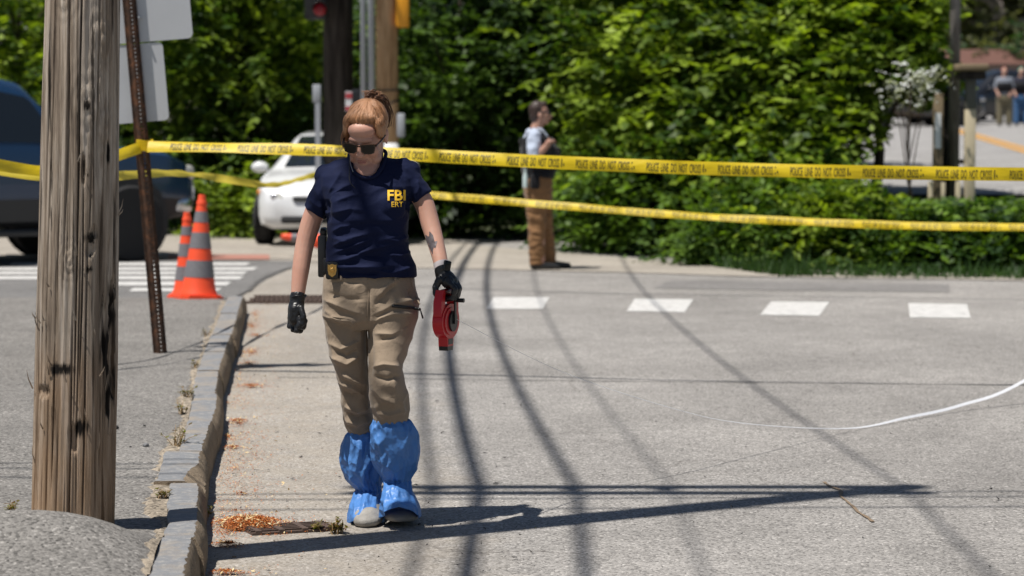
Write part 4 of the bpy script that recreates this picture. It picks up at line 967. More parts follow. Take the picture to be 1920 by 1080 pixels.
# ---- boot covers and shoes
def cover_mat():
    t = NT('blue_boot_cover'); n = t.noise(8, 5, .6)
    c = t.mix(n, (.075, .23, .58), (.13, .33, .74)); vv = t.n('TexVoronoi', feature='F1'); vv.inputs['Scale'].default_value = 17; t.t.links.new(t.coord('Object', (1, 1, .75)), vv.inputs['Vector']); v2 = t.n('TexVoronoi', feature='F1'); v2.inputs['Scale'].default_value = 38; t.t.links.new(t.coord(), v2.inputs['Vector'])
    t.set(c, .42, 0, t.bump(v2.outputs['Distance'], .35, .012, t.bump(vv.outputs['Distance'], .55, .035)), .45)
    tr = t.n('BsdfTranslucent'); t.t.links.new(c, tr.inputs[0]); mx = t.n('MixShader'); mx.inputs[0].default_value = .25
    t.t.links.new(t.b.outputs[0], mx.inputs[1]); t.t.links.new(tr.outputs[0], mx.inputs[2]); t.t.links.new(mx.outputs[0], t.out.inputs[0]); return t.m
M_COVER = cover_mat(); M_SOLE = plain('grey_cover_sole', (.27, .255, .23), .65, .45, 16, bump=.8, bscale=50)
def cover(prof, pinch, seed, front=None):
    yy = np.array([p[0] for p in prof]); N = 140; rows = []; ys = np.linspace(yy[0], yy[-1], 110)
    for y in ys:
        xl, xr, dy, hd = [np.interp(y, yy, [p[k] for p in prof]) for k in (1, 2, 3, 4)]
        c = wp((xl + xr) / 2, y, dy); hx = (xr - xl) / 2 / WS; row = []
        lf = 1 - max(math.exp(-((y - q) / 7) ** 2) for q in pinch)
        for k in range(N):
            a = 2 * PI * k / N; ca, sa = math.cos(a), math.sin(a); zv = y / WS
            cr = abs(noise.noise(Vector((ca * 1.3 + zv * 2.5, sa * 1.3, zv * 6.0 + seed * 5)))) * 2 - .5
            cr2 = abs(noise.noise(Vector((ca * 3.3 + 4, sa * 3.3, zv * 13 + seed * 3)))) * 2 - .5
            ruf = sum(math.exp(-((y - q) / 13) ** 2) for q in pinch) * math.sin(a * 17 + 3 * noise.noise(Vector((ca * 2, sa * 2, seed))) + y * .05)
            d = -.019 * cr * lf - .005 * cr2 * lf + .0035 * ruf
            dz = .006 * noise.noise(Vector((ca * 2, sa * 2, seed * 9 + zv * 3))) * lf
            # hem: front rises over the toe
            if front and y > front[0]: dz += front[1] * ss(front[0], yy[-1], y) * max(0, -sa) ** 1.5
            row.append(c + Vector(((hx + d) * ca, (hd + d) * sa, dz)))
        rows.append(row)
    m = MB(); m.loft(rows, cap=False); o = m.obj('boot_cover', M_COVER, woman, True, fix=False)
    s = o.modifiers.new('t', 'SOLIDIFY'); s.thickness = .0015; return o
cover([(806, 656, 706, .075, .068), (816, 650, 710, .075, .078), (838, 643, 712, .075, .088), (858, 640.5, 713, .08, .092), (880, 644, 714, .085, .09), (898, 651, 714, .09, .082), (917, 668, 714, .085, .062), (930, 665, 716, .06, .085), (950, 659, 717, .03, .115), (973, 655, 717, .02, .135), (981, 654, 717, .02, .14)], (808, 917), 1, (945, .035))
cover([(787, 701, 767, -.07, .070), (797, 698, 776, -.07, .078), (815, 698, 783, -.07, .085), (840, 699, 784.5, -.065, .088), (862, 701, 782, -.055, .086), (880, 708, 777, -.045, .078), (900, 718, 769, -.04, .060), (914, 718, 774, -.06, .08), (935, 716, 781, -.09, .105), (958, 716, 787, -.11, .13), (972, 716, 788, -.11, .135)], (790, 900), 2, (925, .065))
def shoe(toe, heel, w, lift):
    m = MB(); u = (heel - toe); L = u.length; u = u / L
    for s, r, h in ((.17, w * .88, .030), (.30, w, .040), (.5, w * .93, .05), (.72, w * .82, .055), (.88, w * .76, .055)):
        p = toe + u * (L * s); m.ell(p + Vector((0, 0, h * .72)), (r, .062, h), None, 20, 12)
    g = remesh(m, .005, 6); co = get_co(g); base = toe.z + (heel.z - toe.z) * np.clip(((co - np.array(toe)) @ np.array(u)) / L, 0, 1)
    co[:, 2] = np.maximum(co[:, 2], base + .004); set_co(g, co); wobble(g, .002, 30, 8); return fin(g, 'shoe', M_SOLE, woman)
tR = gp(686, 990, 0); shoe(Vector((tR.x, tR.y, .0)), Vector((tR.x + .01, tR.y + .29, .0)), .062, 0)
tl_ = at(753, 980, 9.90); shoe(Vector((tl_.x, tl_.y, tl_.z)), Vector((tl_.x - .015, tl_.y + .285, .0)), .073, 0)

# ================================================================ tape reel and its tape
M_REDP = plain('red_plastic', (.48, .012, .018), .35, .12, 30, bump=.1)
reel = thing('tape_reel', 'red open tape measure reel with black crank held in the gloved hand', 'tape measure', tuple(HB))
MR = Matrix((UD, ZU, ND)).transposed()      # local x = depth, y = up, z = thickness
mb = MB()
arm = lambda s: [(s * .062, .016), (s * .050, .016), (s * .052, -.05), (s * .066, -.085), (s * .092, -.085), (s * .090, -.03)]
for s in (-1, 1): mb.prism([(x, y) for x, y in arm(s)], -.017, .017, MR, HB)
mb.tube([rl(0, -.06, .004), rl(0, 0, .006), rl(0, .06, .004)], .0135, 12)
ob = mb.obj('handle', M_REDP, reel, 40)
mb = MB(); n = 28; disc = [(.092 * math.cos(2 * PI * k / n), -.108 + .068 * math.sin(2 * PI * k / n)) for k in range(n)]
mb.prism(disc, -.021, .021, MR, HB); mb.prism([(x * .8, -.108 + (y + .108) * .8) for x, y in disc], .021, .026, MR, HB)
mb.prism([(-.034, -.160), (.034, -.160), (.030, -.205), (-.030, -.205)], -.019, .019, MR, HB); hsg = mb.obj('housing', M_REDP, reel, 40)
mb = MB(); mb.prism([(-.031, -.205), (.031, -.205), (.026, -.222), (-.026, -.222)], -.0185, .0185, MR, HB); mb.obj('nose', M_BLACK, reel, 40)
mb = MB(); mb.prism([(.04 * math.cos(2 * PI * k / n), -.108 + .04 * math.sin(2 * PI * k / n)) for k in range(n)], .026, .034, MR, HB); mb.obj('hub', M_BLACK, reel, 40)
mb = MB(); mb.prism([(-.009, -.118), (.009, -.118), (.008, -.022), (-.008, -.022)], .036, .042, MR, HB); ck = mb.obj('crank', M_BLACK, reel, 40)
mb = MB(); mb.tube([rl(.040, 0, -.026), rl(.046, 0, -.026), rl(.076, 0, -.026)], [.006, .008, .0085], 12); mb.obj('crank_knob', M_BLACK, ck, 40, off=reel['_w'])
mb = MB(); mb.prism([(-.024, -.176), (.024, -.176), (.024, -.198), (-.024, -.198)], .0192, .0200, MR, HB); mb.obj('slot', M_BLACK, reel)
# the tape: hangs from the reel, almost touches the road, rises out of the frame on the right
t0 = rl(.034, .02, -.100)
TP = [t0]
for px, py, Y in ((1050, 695, 10.75), (1260, 765, 11.45), (1400, 794, 12.05)): TP.append(at(px, py, Y))
g_ = gp(1590, 803, .02); TP.append(g_); TP += [at(1700, 783, 13.45), at(1800, 760, 13.9), at(1920, 714, 14.3), at(2150, 560, 15.2)]
TPs = smooth_path(TP, 14)
for p in TPs: p.z = max(p.z, .008)
TPs = TPs; mb = MB(); vs = []
for i, p in enumerate(TPs):
    u = i / len(TPs); tn = (TPs[min(i + 1, len(TPs) - 1)] - TPs[max(i - 1, 0)]).normalized(); sd = tn.cross(ZU).normalized(); up = sd.cross(tn)
    tw = R(20 + 25 * ss(.42, .62, u)); w = (sd * math.cos(tw) - up * math.sin(tw)) * (.003 + .0055 * ss(.42, .7, u))
    vs += [p - w, p + w]
mb.add(vs, [(2 * i, 2 * i + 1, 2 * i + 3, 2 * i + 2) for i in range(len(TPs) - 1)])
M_TAPEW = plain('white_fibre_tape', (.74, .75, .78), .4, .05)
o = mb.obj('measuring_tape', M_TAPEW, fix=False); s = o.modifiers.new('t', 'SOLIDIFY'); s.thickness = .0012
tag(o, 'thin white measuring tape running from the red reel across the road', 'tape')
# ================================================================ yellow police tape
def tape_mat(name, col, tr=.3):
    t = NT(name); n = t.noise(12, 4); t.set(t.mix(n, [x * .9 for x in col], col), .5, 0, t.bump(t.noise(9, 4, .5, t.coord('Object', (1, 1, 3))), .25, .02), .5)
    b = t.n('BsdfTranslucent', i_0=(*col, 1)); mx = t.n('MixShader'); mx.inputs[0].default_value = tr
    t.t.links.new(t.b.outputs[0], mx.inputs[1]); t.t.links.new(b.outputs[0], mx.inputs[2]); t.t.links.new(mx.outputs[0], t.out.inputs[0]); return t.m
M_TAPE = tape_mat('yellow_plastic_tape', (.82, .60, .010)); M_TAPEP = tape_mat('worn_yellow_tape', (.72, .58, .06), .4)
M_INK = plain('black_ink', (.012, .011, .008), .5, .1)
TXT = {}
def police_tape(name, label, ctrl, w, tilt, text=True, rep=.425, s0=.1, mat=None, belly=0.0, letters=.052):
    P = smooth_path(ctrl, 16); S = [0]
    for a, b in zip(P, P[1:]): S.append(S[-1] + (b - a).length)
    S = np.array(S); Pn = np.array(P)
    def frame(s):
        p = Vector([np.interp(s, S, Pn[:, k]) for k in range(3)]); q = Vector([np.interp(min(s + .02, S[-1]), S, Pn[:, k]) - np.interp(max(s - .02, 0), S, Pn[:, k]) for k in range(3)]).normalized()
        nrm = q.cross(ZU).normalized(); up = nrm.cross(q).normalized()      # nrm faces the camera for a left-to-right tape
        if nrm.y > 0: nrm = -nrm
        tl_ = np.interp(s / S[-1], [k[0] for k in tilt], [k[1] for k in tilt]) + 4 * math.sin(s * 2.1) + 2.5 * math.sin(s * 5.3)
        u2 = up * math.cos(R(tl_)) - nrm * math.sin(R(tl_)); return p, q, u2, (nrm * math.cos(R(tl_)) + up * math.sin(R(tl_)))
    root = thing(name, label, 'tape', tuple(P[0])); mb = MB(); n = max(40, int(S[-1] / .03)); K = 5; vs = []
    def pt(s, v, e=0.0):
        p, q, u, nn = frame(s); return p + u * v + nn * (.006 * math.cos(v / w * 3) + .004 * math.sin(s * 7 + v * 40) + e)
    for i in range(n + 1):
        for k in range(K): vs.append(pt(S[-1] * i / n, (k / (K - 1) - .5) * w))
    mb.add(vs, [(i * K + k, i * K + k + 1, (i + 1) * K + k + 1, (i + 1) * K + k) for i in range(n) for k in range(K - 1)])
    mb.obj('ribbon', mat or M_TAPE, root, True, fix=False)
    if text:
        if 'a' not in TXT:
            tm = text_mesh('POLICE  LINE  DO  NOT  CROSS', 1.0, .004); co = get_co(tm); TXT['a'] = (co, [p.vertices[:] for p in tm.polygons])
        co, pf = TXT['a']; mn, mx = co.min(0), co.max(0); x = (co - mn) / (mx - mn + 1e-9); s = s0
        while s + rep < S[-1]:
            m = MB(); m.add([pt(s + .045 + c[0] * (rep * .76), (c[1] - .5) * letters - .004, .0022) for c in x], pf); m.obj('lettering', M_INK, root, fix=False)
            m = MB(); sA = s + rep * .90
            m.add([pt(sA - .003, -.026, .0022), pt(sA + .003, -.026, .0022), pt(sA + .003, .022, .0022), pt(sA - .003, .022, .0022)], [(0, 1, 2, 3)])
            m.add([pt(sA + .010, -.020, .0022), pt(sA + .016, -.020, .0022), pt(sA + .016, -.004, .0022), pt(sA + .010, -.004, .0022)], [(0, 1, 2, 3)])
            m.obj('print_mark', M_INK, root, fix=False); s += rep
    return root
SY = SP.y
police_tape('police_tape', 'upper yellow police line tape stretched from the sign post across the whole picture',
    [at(277, 275, SY - .05), at(420, 277, SY - .1), at(640, 283, SY - .25), at(860, 295, SY - .4), at(1100, 307, SY - .6), at(1400, 318, SY - .75), at(1700, 324, SY - .85), at(1930, 327, SY - .95), at(2150, 329, SY - 1.0)], .080,
    [(0, 38), (.12, 34), (.3, 24), (.45, 10), (.6, 4), (1, 2)])
police_tape('police_tape', 'lower blurred yellow tape passing in front of the standing man\'s legs',
    [at(600, 333, 24.5), at(760, 360, 24), at(900, 373, 23.6), at(1080, 388, 23.2), at(1300, 405, 23), at(1500, 415, 22.8), at(1700, 423, 22.6), at(1930, 426, 22.4), at(2150, 426, 22.2)], .072, [(0, 20), (.3, 35), (1, 25)], True, .425, .2)
police_tape('police_tape', 'slack twisted yellow tape hanging in front of the white car', [at(216, 330, 15.9), at(300, 325, 17), at(360, 327, 18.2), at(430, 337, 19.6), at(505, 347, 21), at(555, 338, 22.8), at(598, 326, 24.4)], .06,
    [(0, 15), (.3, 60), (.42, -30), (.6, 50), (.8, 70), (1, 30)], False, mat=M_TAPEP)
police_tape('police_tape', 'short yellow tape end running from the sign post knot behind the wooden pole', [at(262, 277, SY - .03), at(225, 290, SY - .5), at(170, 306, SY - 1), at(90, 320, SY - 1.3), at(40, 316, SY - 1.5), at(-60, 300, SY - 2)], .07, [(0, 25), (1, 20)], False)
police_tape('police_tape', 'second slack pale strand of yellow tape at the left edge behind the pole', [at(216, 330, 15.9), at(150, 336, 15.2), at(70, 334, 14.8), at(20, 328, 14.6), at(-60, 312, 14.3)], .055, [(0, 15), (.5, 45), (1, 50)], False, mat=M_TAPEP)
# knot round the post
mb = MB(); kc = SP + t * ((at(270, 273, SY) - SP).dot(t)) if False else at(271, 273, SY - .005)
kn = []
for z in (-.033, .033):
    for rr_ in (1.0, 1.12): kn.append([kc + Vector((.046 * rr_ * math.copysign(abs(math.cos(a)) ** .6, math.cos(a)), .035 * rr_ * math.copysign(abs(math.sin(a)) ** .6, math.sin(a)) + .012, z + .006 * math.sin(2 * a))) for a in [2 * PI * k / 24 for k in range(24)]])
mb.loft([kn[0], kn[1], kn[3], kn[2], kn[0]], cap=False)
tag(mb.obj('tape_wrap', M_TAPE, smooth=40), 'yellow tape wrapped in a knot round the rusty sign post', 'tape')

# ================================================================ traffic cones
M_CONE = plain('orange_cone_plastic', (.86, .085, .025), .5, .1, 14, bump=.1); M_BANDG = plain('grey_reflective_band', (.17, .165, .175), .45, .25, 40)
def cone(label, base, h, rz, lean=(0, 0), fallen=False):
    g = thing('traffic_cone', label, 'traffic cone', base, 'traffic cones at the crosswalk', rz, world=False)
    if fallen: g.rotation_euler = (R(0), R(82), rz)
    else: g.rotation_euler = (lean[0], lean[1], rz)
    b = h * .42; m = MB(); k = b / 2; c_ = .06
    poly = [(k - c_, k), (k, k - c_), (k, -k + c_), (k - c_, -k), (-k + c_, -k), (-k, -k + c_), (-k, k - c_), (-k + c_, k)]
    m.prism(poly, 0, .028); m.prism([(x * .9, y * .9) for x, y in poly], .028, .04); m.obj('base', M_CONE, g, 30)
    def rad(u): return .15 * h / .9 * (1 - u) + .028 * u + (.012 * (1 - u / .08) if u < .08 else 0)
    m = MB(); m.lathe([(rad(u), .038 + (h - .038) * u) for u in (0, .03, .08, .3, .5, .7, .9, 1.0)] + [(.02, h - .004)], n=28)
    bd_ = m.obj('body', M_CONE, g, 40)
    for u0, u1 in ((.17, .34), (.46, .62), (.72, .83)):
        m = MB(); m.lathe([(rad(u) + .0025, .038 + (h - .038) * u) for u in (u0, (u0 + u1) / 2, u1)], n=28); m.obj('reflective_band', M_BANDG, g, 40)
    m = MB(); m.lathe([(rad(.9) + .004, .038 + (h - .038) * .9), (rad(.93) + .006, .038 + (h - .038) * .92), (rad(.97) + .002, .038 + (h - .038) * .95)], n=28); m.obj('collar', M_CONE, g, 40)
    return g
c1 = gp(372, 560, .12); c1.z = walk_z(c1.x, c1.y) - .004
cone('taller front orange traffic cone with grey bands beside the kerb end', c1, .86, R(20), (R(-2), R(3)))
c2 = gp(352, 553, .12); c2.z = walk_z(c2.x, c2.y) - .004
cone('shorter rear orange traffic cone tucked behind the taller cone', c2, .72, R(-10), (0, R(0)))
c3 = gp(640, 482, 0); c3.z = .15
cone('orange traffic cone lying on its side by the white car', c3, .7, R(188), fallen=True)

# ================================================================ far poles, signal and signs on them
M_GREY = plain('grey_paint', (.36, .38, .41), .5, .1, 20); M_WHT = plain('white_paint', (.72, .73, .74), .5, .06, 15); M_ORA = plain('signal_yellow', (.78, .33, .012), .45, .1, 20)
dp = thing('utility_pole', 'dark brown creosoted utility pole behind the walking person', 'utility pole', (PD.x, PD.y, 0))
mb = MB(); mb.tube([PD + Vector((0, 0, -.1)), PD + Vector((.02, 0, 4)), PD + Vector((.05, 0, 10))], [.205, .185, .15], 28); mb.obj('shaft', M_POLED, dp, True)
mb = MB(); mb.box(PD + Vector((-.3, 0, 8.9)), (2.6, .12, .13)); mb.obj('crossarm', M_POLED, dp)
TPp = at(727, 440, 32.4); TPp.z = 0
tp_ = thing('utility_pole', 'light tan new wooden pole with grey conduits behind the walking person', 'utility pole', (TPp.x, TPp.y, 0))
mb = MB(); mb.tube([TPp + Vector((0, 0, -.1)), TPp + Vector((0, 0, 4)), TPp + Vector((0, 0, 9))], [.145, .135, .11], 26); mb.obj('shaft', M_POLET, tp_, True)
zt = at(727, 268, 32.4).z; mb = MB(); mb.lathe([(.150, zt - 1.2), (.150, zt)], (TPp.x, TPp.y, 0), 26); mb.obj('white_wrap', M_WHT, tp_, True)
for px, r in ((696, .042), (681, .034)):
    c = at(px, 100, 32.2); z0 = at(px, 172, 32.2).z if px < 690 else at(px, 180, 32.2).z
    mb = MB(); mb.tube([Vector((c.x, c.y, .0)), Vector((c.x, c.y, 8))], r, 14); mb.obj('conduit', M_GREY, tp_, True)
for py in (170, 196):
    c = at(727, py, 32.4); mb = MB(); mb.tube([c + Vector((.147 * math.cos(a), .147 * math.sin(a), .05 * math.cos(a) * (1 if py > 180 else .05))) for a in np.linspace(0, 2 * PI, 25)], .012, 6); mb.obj('strap', M_POLED, tp_, True)
c = at(752, 235, 32.3); mb = MB(); mb.rbox(c, (.10, .12, .30), .02); mb.obj('junction_box', M_GREY, tp_, 40)
c = at(755, 20, 32.3); mb = MB(); mb.rbox(c + Vector((0, 0, .1)), (.17, .2, .62), .03); sg = mb.obj('signal_box', M_ORA, tp_, 40)
mb = MB(); mb.tube([c + Vector((-.2, 0, .2)), c + Vector((0, 0, .2))], .02, 8); mb.obj('bracket', M_GREY, tp_, True)
# black signal head on the dark pole
c = at(592, 0, 32.7); sh_ = thing('traffic_signal', 'black traffic signal head with a red lamp on the dark pole', 'traffic light', tuple(c))
mb = MB(); mb.rbox(c + Vector((0, 0, .15)), (.28, .2, .8), .03); mb.obj('housing', M_BLACK, sh_, 40)
for k, colr in enumerate(((.30, .01, .02), (.02, .02, .01), (.01, .02, .01))):
    q = c + Vector((.06, -.11, -.12 + .26 * k)); m_ = plain('signal_lens', colr, .3, .1); mb = MB(); mb.lathe([(.085, -.005), (.08, .015), (.05, .03), (.005, .034)], q, 20, Matrix.Rotation(PI / 2, 3, 'X')); mb.obj('lens', m_, sh_, True)
    mb = MB(); n = 14; vs = []
    for yy_ in (0, -.14):
        for i in range(n + 1): a = R(0) + PI * i / n; vs.append(q + Vector((.098 * math.cos(a), yy_, .098 * math.sin(a))))
    mb.add(vs, [(i, i + 1, n + 2 + i, n + 1 + i) for i in range(n)]); v_ = mb.obj('visor', M_BLACK, sh_, True, fix=False); v_.modifiers.new('t', 'SOLIDIFY').thickness = .006
mb = MB(); mb.tube([c + Vector((.1, .05, .2)), PD + Vector((0, 0, c.z + .2))], .025, 8); mb.obj('bracket', M_BLACK, sh_, True)
# slim grey post left of the dark pole
gpst = at(597, 470, 31.6); gpst.z = 0; gz = at(597, 160, 31.6).z
gr = thing('metal_post', 'slim pale grey metal post beside the dark pole and the white car', 'post', tuple(gpst))
mb = MB(); mb.box(gpst + Vector((.0, 0, gz / 2 - .1)), (.062, .05, gz - .2)); mb.obj('shaft', M_GREY, gr); mb = MB(); mb.rbox(gpst + Vector((-.01, 0, gz - .1)), (.10, .06, .22), .01); mb.obj('cap_plate', M_GREY, gr, 40)
# small red and white sign on the dark pole
c = at(655, 190, 32.6); sr = thing('small_sign', 'small red and white notice fixed to the dark pole', 'sign', tuple(c)); M_SR = plain('sign_red', (.45, .05, .06), .5, .1)
mb = MB(); mb.box(c, (.10, .01, .25)); mb.obj('plate', M_WHT, sr); mb = MB(); mb.box(c + Vector((0, -.008, .07)), (.094, .004, .07)); mb.obj('red_band', M_SR, sr); mb = MB(); mb.box(c + Vector((0, -.008, -.09)), (.094, .004, .05)); mb.obj('red_band', M_SR, sr)
mb = MB(); mb.rbox(at(672, 185, 32.5), (.16, .14, .24), .02); tag(mb.obj('pedestrian_signal', M_BLACK, smooth=40), 'small black signal box between the dark and the tan pole', 'signal box')

# ================================================================ posts at the far right
M_POSTB = plain('beige_post_paint', (.56, .48, .33), .7, .08, 12); M_POSTO = plain('brown_weathered_post', (.20, .15, .09), .9, .25, 12); M_POSTG = wood_mat('grey_weathered_wood', [(.09, .075, .07), (.16, .14, .13), (.23, .21, .20), (.30, .28, .27)], .6)
def sqpost(name, label, px, w, ytop, Y, mat, parts=()):
    b = at(px, 300, Y); b.z = hz(b.x, Y); zt = at(px, ytop, Y).z; g = thing(name, label, 'post', tuple(b)); ww = w / ppm(Y)
    m = MB(); m.rbox(Vector((b.x, b.y, (zt + b.z - .1) / 2)), (ww, ww, zt - b.z + .1), ww * .08); m.obj('shaft', mat, g, 40); return g, b, zt, ww
g, b, zt, ww = sqpost('wooden_post', 'short brown wooden post with a white reflector strip', 1758, 17, 175, 29.0, M_POSTO)
m = MB(); m.box(Vector((b.x - .01, b.y - ww / 2 - .006, at(1756, 245, 29).z)), (.068, .01, .40)); m.obj('reflector_strip', M_WHT, g)
p = at(1788, 300, 29.5); p.z = hz(p.x, 29.5); g = thing('wooden_pole', 'tall grey weathered wooden pole among the posts at the right', 'pole', tuple(p))
m = MB(); m.tube([p + Vector((0, 0, -.1)), p + Vector((0, 0, 6))], [.066, .055], 16); m.obj('shaft', M_POSTG, g, True)
p = at(1776, 300, 29.8); p.z = hz(p.x, 29.8); g = thing('wooden_pole', 'dark brown pole squeezed between the short post and the grey pole', 'pole', tuple(p)); m = MB(); m.tube([p + Vector((0, 0, -.1)), p + Vector((0, 0, 1.45))], [.055, .05], 14); m.obj('shaft', M_POLED, g, True)
m = MB(); zz = at(1790, 303, 29.8).z; m.rbox(Vector((p.x + .08, p.y, zz)), (.26, .2, .05), .01); m.obj('foot_collar', M_POLED, g, 40)
g, b, zt, ww = sqpost('gate_post', 'pale beige square post with a dark upper half and cap', 1818, 19, 205, 29.1, M_POSTB)
m = MB(); z1 = at(1818, 150, 29.1).z; m.rbox(Vector((b.x, b.y, (zt + z1) / 2 + .0)), (ww * 1.0, ww * 1.0, z1 - zt), .005); m.obj('dark_upper', plain('dark_post_paint', (.10, .10, .085), .7, .1), g, 40)
m = MB(); m.rbox(Vector((b.x, b.y, z1 + .05)), (.30, .3, .09), .02); m.obj('cap', M_POLED, g, 40); m = MB(); m.rbox(Vector((b.x, b.y, z1 + .14)), (.36, .36, .08), .02); m.obj('cap_top', M_POSTO, g, 40)
for px, w, yt in ((1745, 8, 340), (1797, 9, 340), (1769, 7, 342)):
    sqpost('fence_stake', {1745: 'thin pale stake below the tape left of the brown post', 1797: 'pale stake below the tape under the grey pole', 1769: 'thin stake below the tape under the brown post'}[px], px, w, yt, 28.7, M_POSTB)
# ================================================================ vehicles
M_GLASS = NT('car_glass').set((.012, .016, .02), .06, 0, None, .7); M_TYRE = plain('tyre_rubber', (.015, .015, .016), .85, .2, 30); M_RIM = plain('alloy_rim', (.45, .46, .48), .35, .1, metal=.8)
M_CHROME = plain('chrome', (.6, .6, .62), .15, .05, metal=1.0); M_HEAD = NT('headlamp_glass').set((.50, .50, .46), .12, 0, None, .8); M_AMB = plain('amber_lens', (.6, .22, .04), .2, .1)
M_TAIL = plain('red_lens', (.30, .01, .012), .2, .1); M_CLAD = plain('dark_cladding', (.02, .021, .023), .6, .15); M_PLATE = plain('plate_white', (.55, .50, .48), .5, .1)
M_STEELD = plain('dark_alloy', (.13, .13, .14), .4, .1, metal=.6)
def carpaint(name, col, rough=.25):
    t = NT(name); return t.set(t.mix(t.noise(40, 3), [x * .95 for x in col], col), rough, 0, None, .5, Coat_Weight=.8, Coat_Roughness=.06)
M_CWHITE = carpaint('white_car_paint', (.72, .73, .74)); M_CBLUE = carpaint('dark_blue_car_paint', (.009, .034, .085)); M_CBLACK = carpaint('black_car_paint', (.012, .013, .016)); M_CGREY = carpaint('grey_car_paint', (.30, .31, .33))
def car(name, label, loc, heading, st, paint, wheels, wr, clad=None, group=None, detail=None):
    """st: stations (x, z_low, z_belt, half_width, z_top, half_width_top); x forward"""
    g = thing(name, label, 'car', loc, group, heading, world=False); xs_ = [s[0] for s in st]
    X = np.linspace(xs_[0], xs_[-1], 64)
    def iv(x, k): return float(np.interp(x, xs_, [s[k] for s in st]))
    def sec(x):
        zl, zb, hw, zt, ht = [iv(x, k) for k in range(1, 6)]; h = [(0, zl), (hw * .80, zl), (hw * .96, zl + .06), (hw, zl + (zb - zl) * .35), (hw * 1.0, zl + (zb - zl) * .7), (hw * .965, zb), (hw * .965 + (ht - hw * .965) * .5, zb + (zt - zb) * .52), (ht, zt - (zt - zb) * .10 - .012), (ht * .86, zt), (0, zt + .018)]
        return h
    rings = []
    for x in X:
        h = sec(x); rings.append([Vector((x, y, z)) for y, z in h] + [Vector((x, -y, z)) for y, z in h[-2:0:-1]])
    m = MB(); m.loft(rings); o = m.obj('body', paint, g, 38)
    if clad:
        m = MB(); n0 = 3; rows = []
        for x in X: h = sec(x); rows.append([Vector((x, s * (y * 1.006 + .004), z)) for s, y, z in [(1, *h[k]) for k in (3, 2, 1)] + [(-1, *h[k]) for k in (1, 2, 3)]])
        m.loft(rows, closed=False); m.obj('cladding', M_CLAD, g, 38, fix=False)
    def side(x, tt, s, e=.008):
        h = sec(x); a, b, c = h[5], h[6], h[7]; p = (a[0] + (b[0] - a[0]) * tt * 2, a[1] + (b[1] - a[1]) * tt * 2) if tt < .5 else (b[0] + (c[0] - b[0]) * (tt - .5) * 2, b[1] + (c[1] - b[1]) * (tt - .5) * 2)
        return Vector((x, s * (p[0] + e), p[1]))
    for s in (-1, 1):
        for (xa0, xa1, xb0, xb1) in detail['windows']:       # bottom from xa0..xa1, top from xb0..xb1
            m = MB(); n = 8; rows = [[side(xa0 + (xa1 - xa0) * k / n + ((xb0 + (xb1 - xb0) * k / n) - (xa0 + (xa1 - xa0) * k / n)) * tt, .08 + .80 * tt, s) for k in range(n + 1)] for tt in (0, .33, .66, 1)]
            m.loft(rows, closed=False); m.obj('side_window', M_GLASS, g, True, fix=False)
        mr = detail.get('mirror')
        if mr:
            q = side(mr, .06, s); m = MB(); c = q + Vector((.02, s * .13, .05)); m.ell(c, (.075, .115, .075), None, 16, 10); m.tube([q, c], .025, 8); mo = m.obj('mirror', paint, g, True)
            m = MB(); m.ell(c + Vector((-.05, 0, 0)), (.03, .095, .06), None, 14, 8); m.obj('mirror_glass', M_GLASS, mo, True)
    for nm, x0, x1 in (('windscreen', *detail['ws']), ('rear_window', *detail['rw'])):
        m = MB(); rows = []
        for k in range(7):
            x = x0 + (x1 - x0) * k / 6; h = sec(x); yw = h[8][0] * (.97); zt = h[8][1]; rows.append([Vector((x, yw * f, zt + .018 * (1 - abs(f)) + .012)) for f in np.linspace(-1, 1, 9)])
        m.loft(rows, closed=False); m.obj(nm, M_GLASS, g, True, fix=False)
    hwm = max(s[3] for s in st)
    for wx in wheels:
        for s in (-1, 1):
            Mx = Matrix.Rotation(s * -PI / 2, 3, 'X'); c = Vector((wx, s * (hwm - .055), wr)); rt = thing('wheel', None, None, (0, 0, 0), world=False); rt.parent = g
            m = MB(); m.lathe([(wr * .62, -.10), (wr * .93, -.10), (wr, -.07), (wr, .07), (wr * .93, .105), (wr * .62, .10)], c, 30, Mx); ty = m.obj('tyre', M_TYRE, rt, 40)
            m = MB(); m.lathe([(.02, .085), (wr * .15, .085), (wr * .18, .06), (wr * .58, .07), (wr * .63, .095), (wr * .63, .0), (.02, 0)], c, 30, Mx); m.obj('rim', M_RIM if not clad else M_STEELD, rt, 40)
            m = MB(); m.lathe([(.01, .0), (wr * 1.16, .0), (wr * 1.16, .004)], Vector((wx, s * (hwm + .003), wr + .03)), 30, Mx); m.obj('wheel_arch', M_CLAD, g)
            for ch in rt.children:
                pass
    return g, sec, side
# white sedan facing the camera
sed = [(-2.15, .42, .80, .66, .84, .55), (-2.05, .28, .88, .80, .93, .66), (-1.6, .22, .93, .87, 1.02, .70), (-1.1, .20, .94, .885, 1.36, .60), (-.4, .20, .93, .885, 1.43, .61), (.3, .20, .92, .885, 1.40, .60), (.55, .20, .915, .885, 1.30, .62), (1.15, .20, .90, .88, .955, .74), (1.6, .21, .84, .865, .885, .70), (1.95, .22, .74, .81, .78, .62), (2.10, .24, .66, .70, .70, .52), (2.16, .30, .58, .56, .60, .44)]
cx = at(644, 400, 33.9).x
g, sec, side = car('white_car', 'white sedan parked facing the camera behind the slack yellow tape', (cx, 33.95, 0), R(-90 - 4), sed, M_CWHITE, (1.35, -1.3), .315, detail={'windows': [(.95, .1, .42, .05), (.02, -1.0, -.03, -.75)], 'mirror': .80, 'ws': (1.12, .40), 'rw': (-1.15, -1.6)})
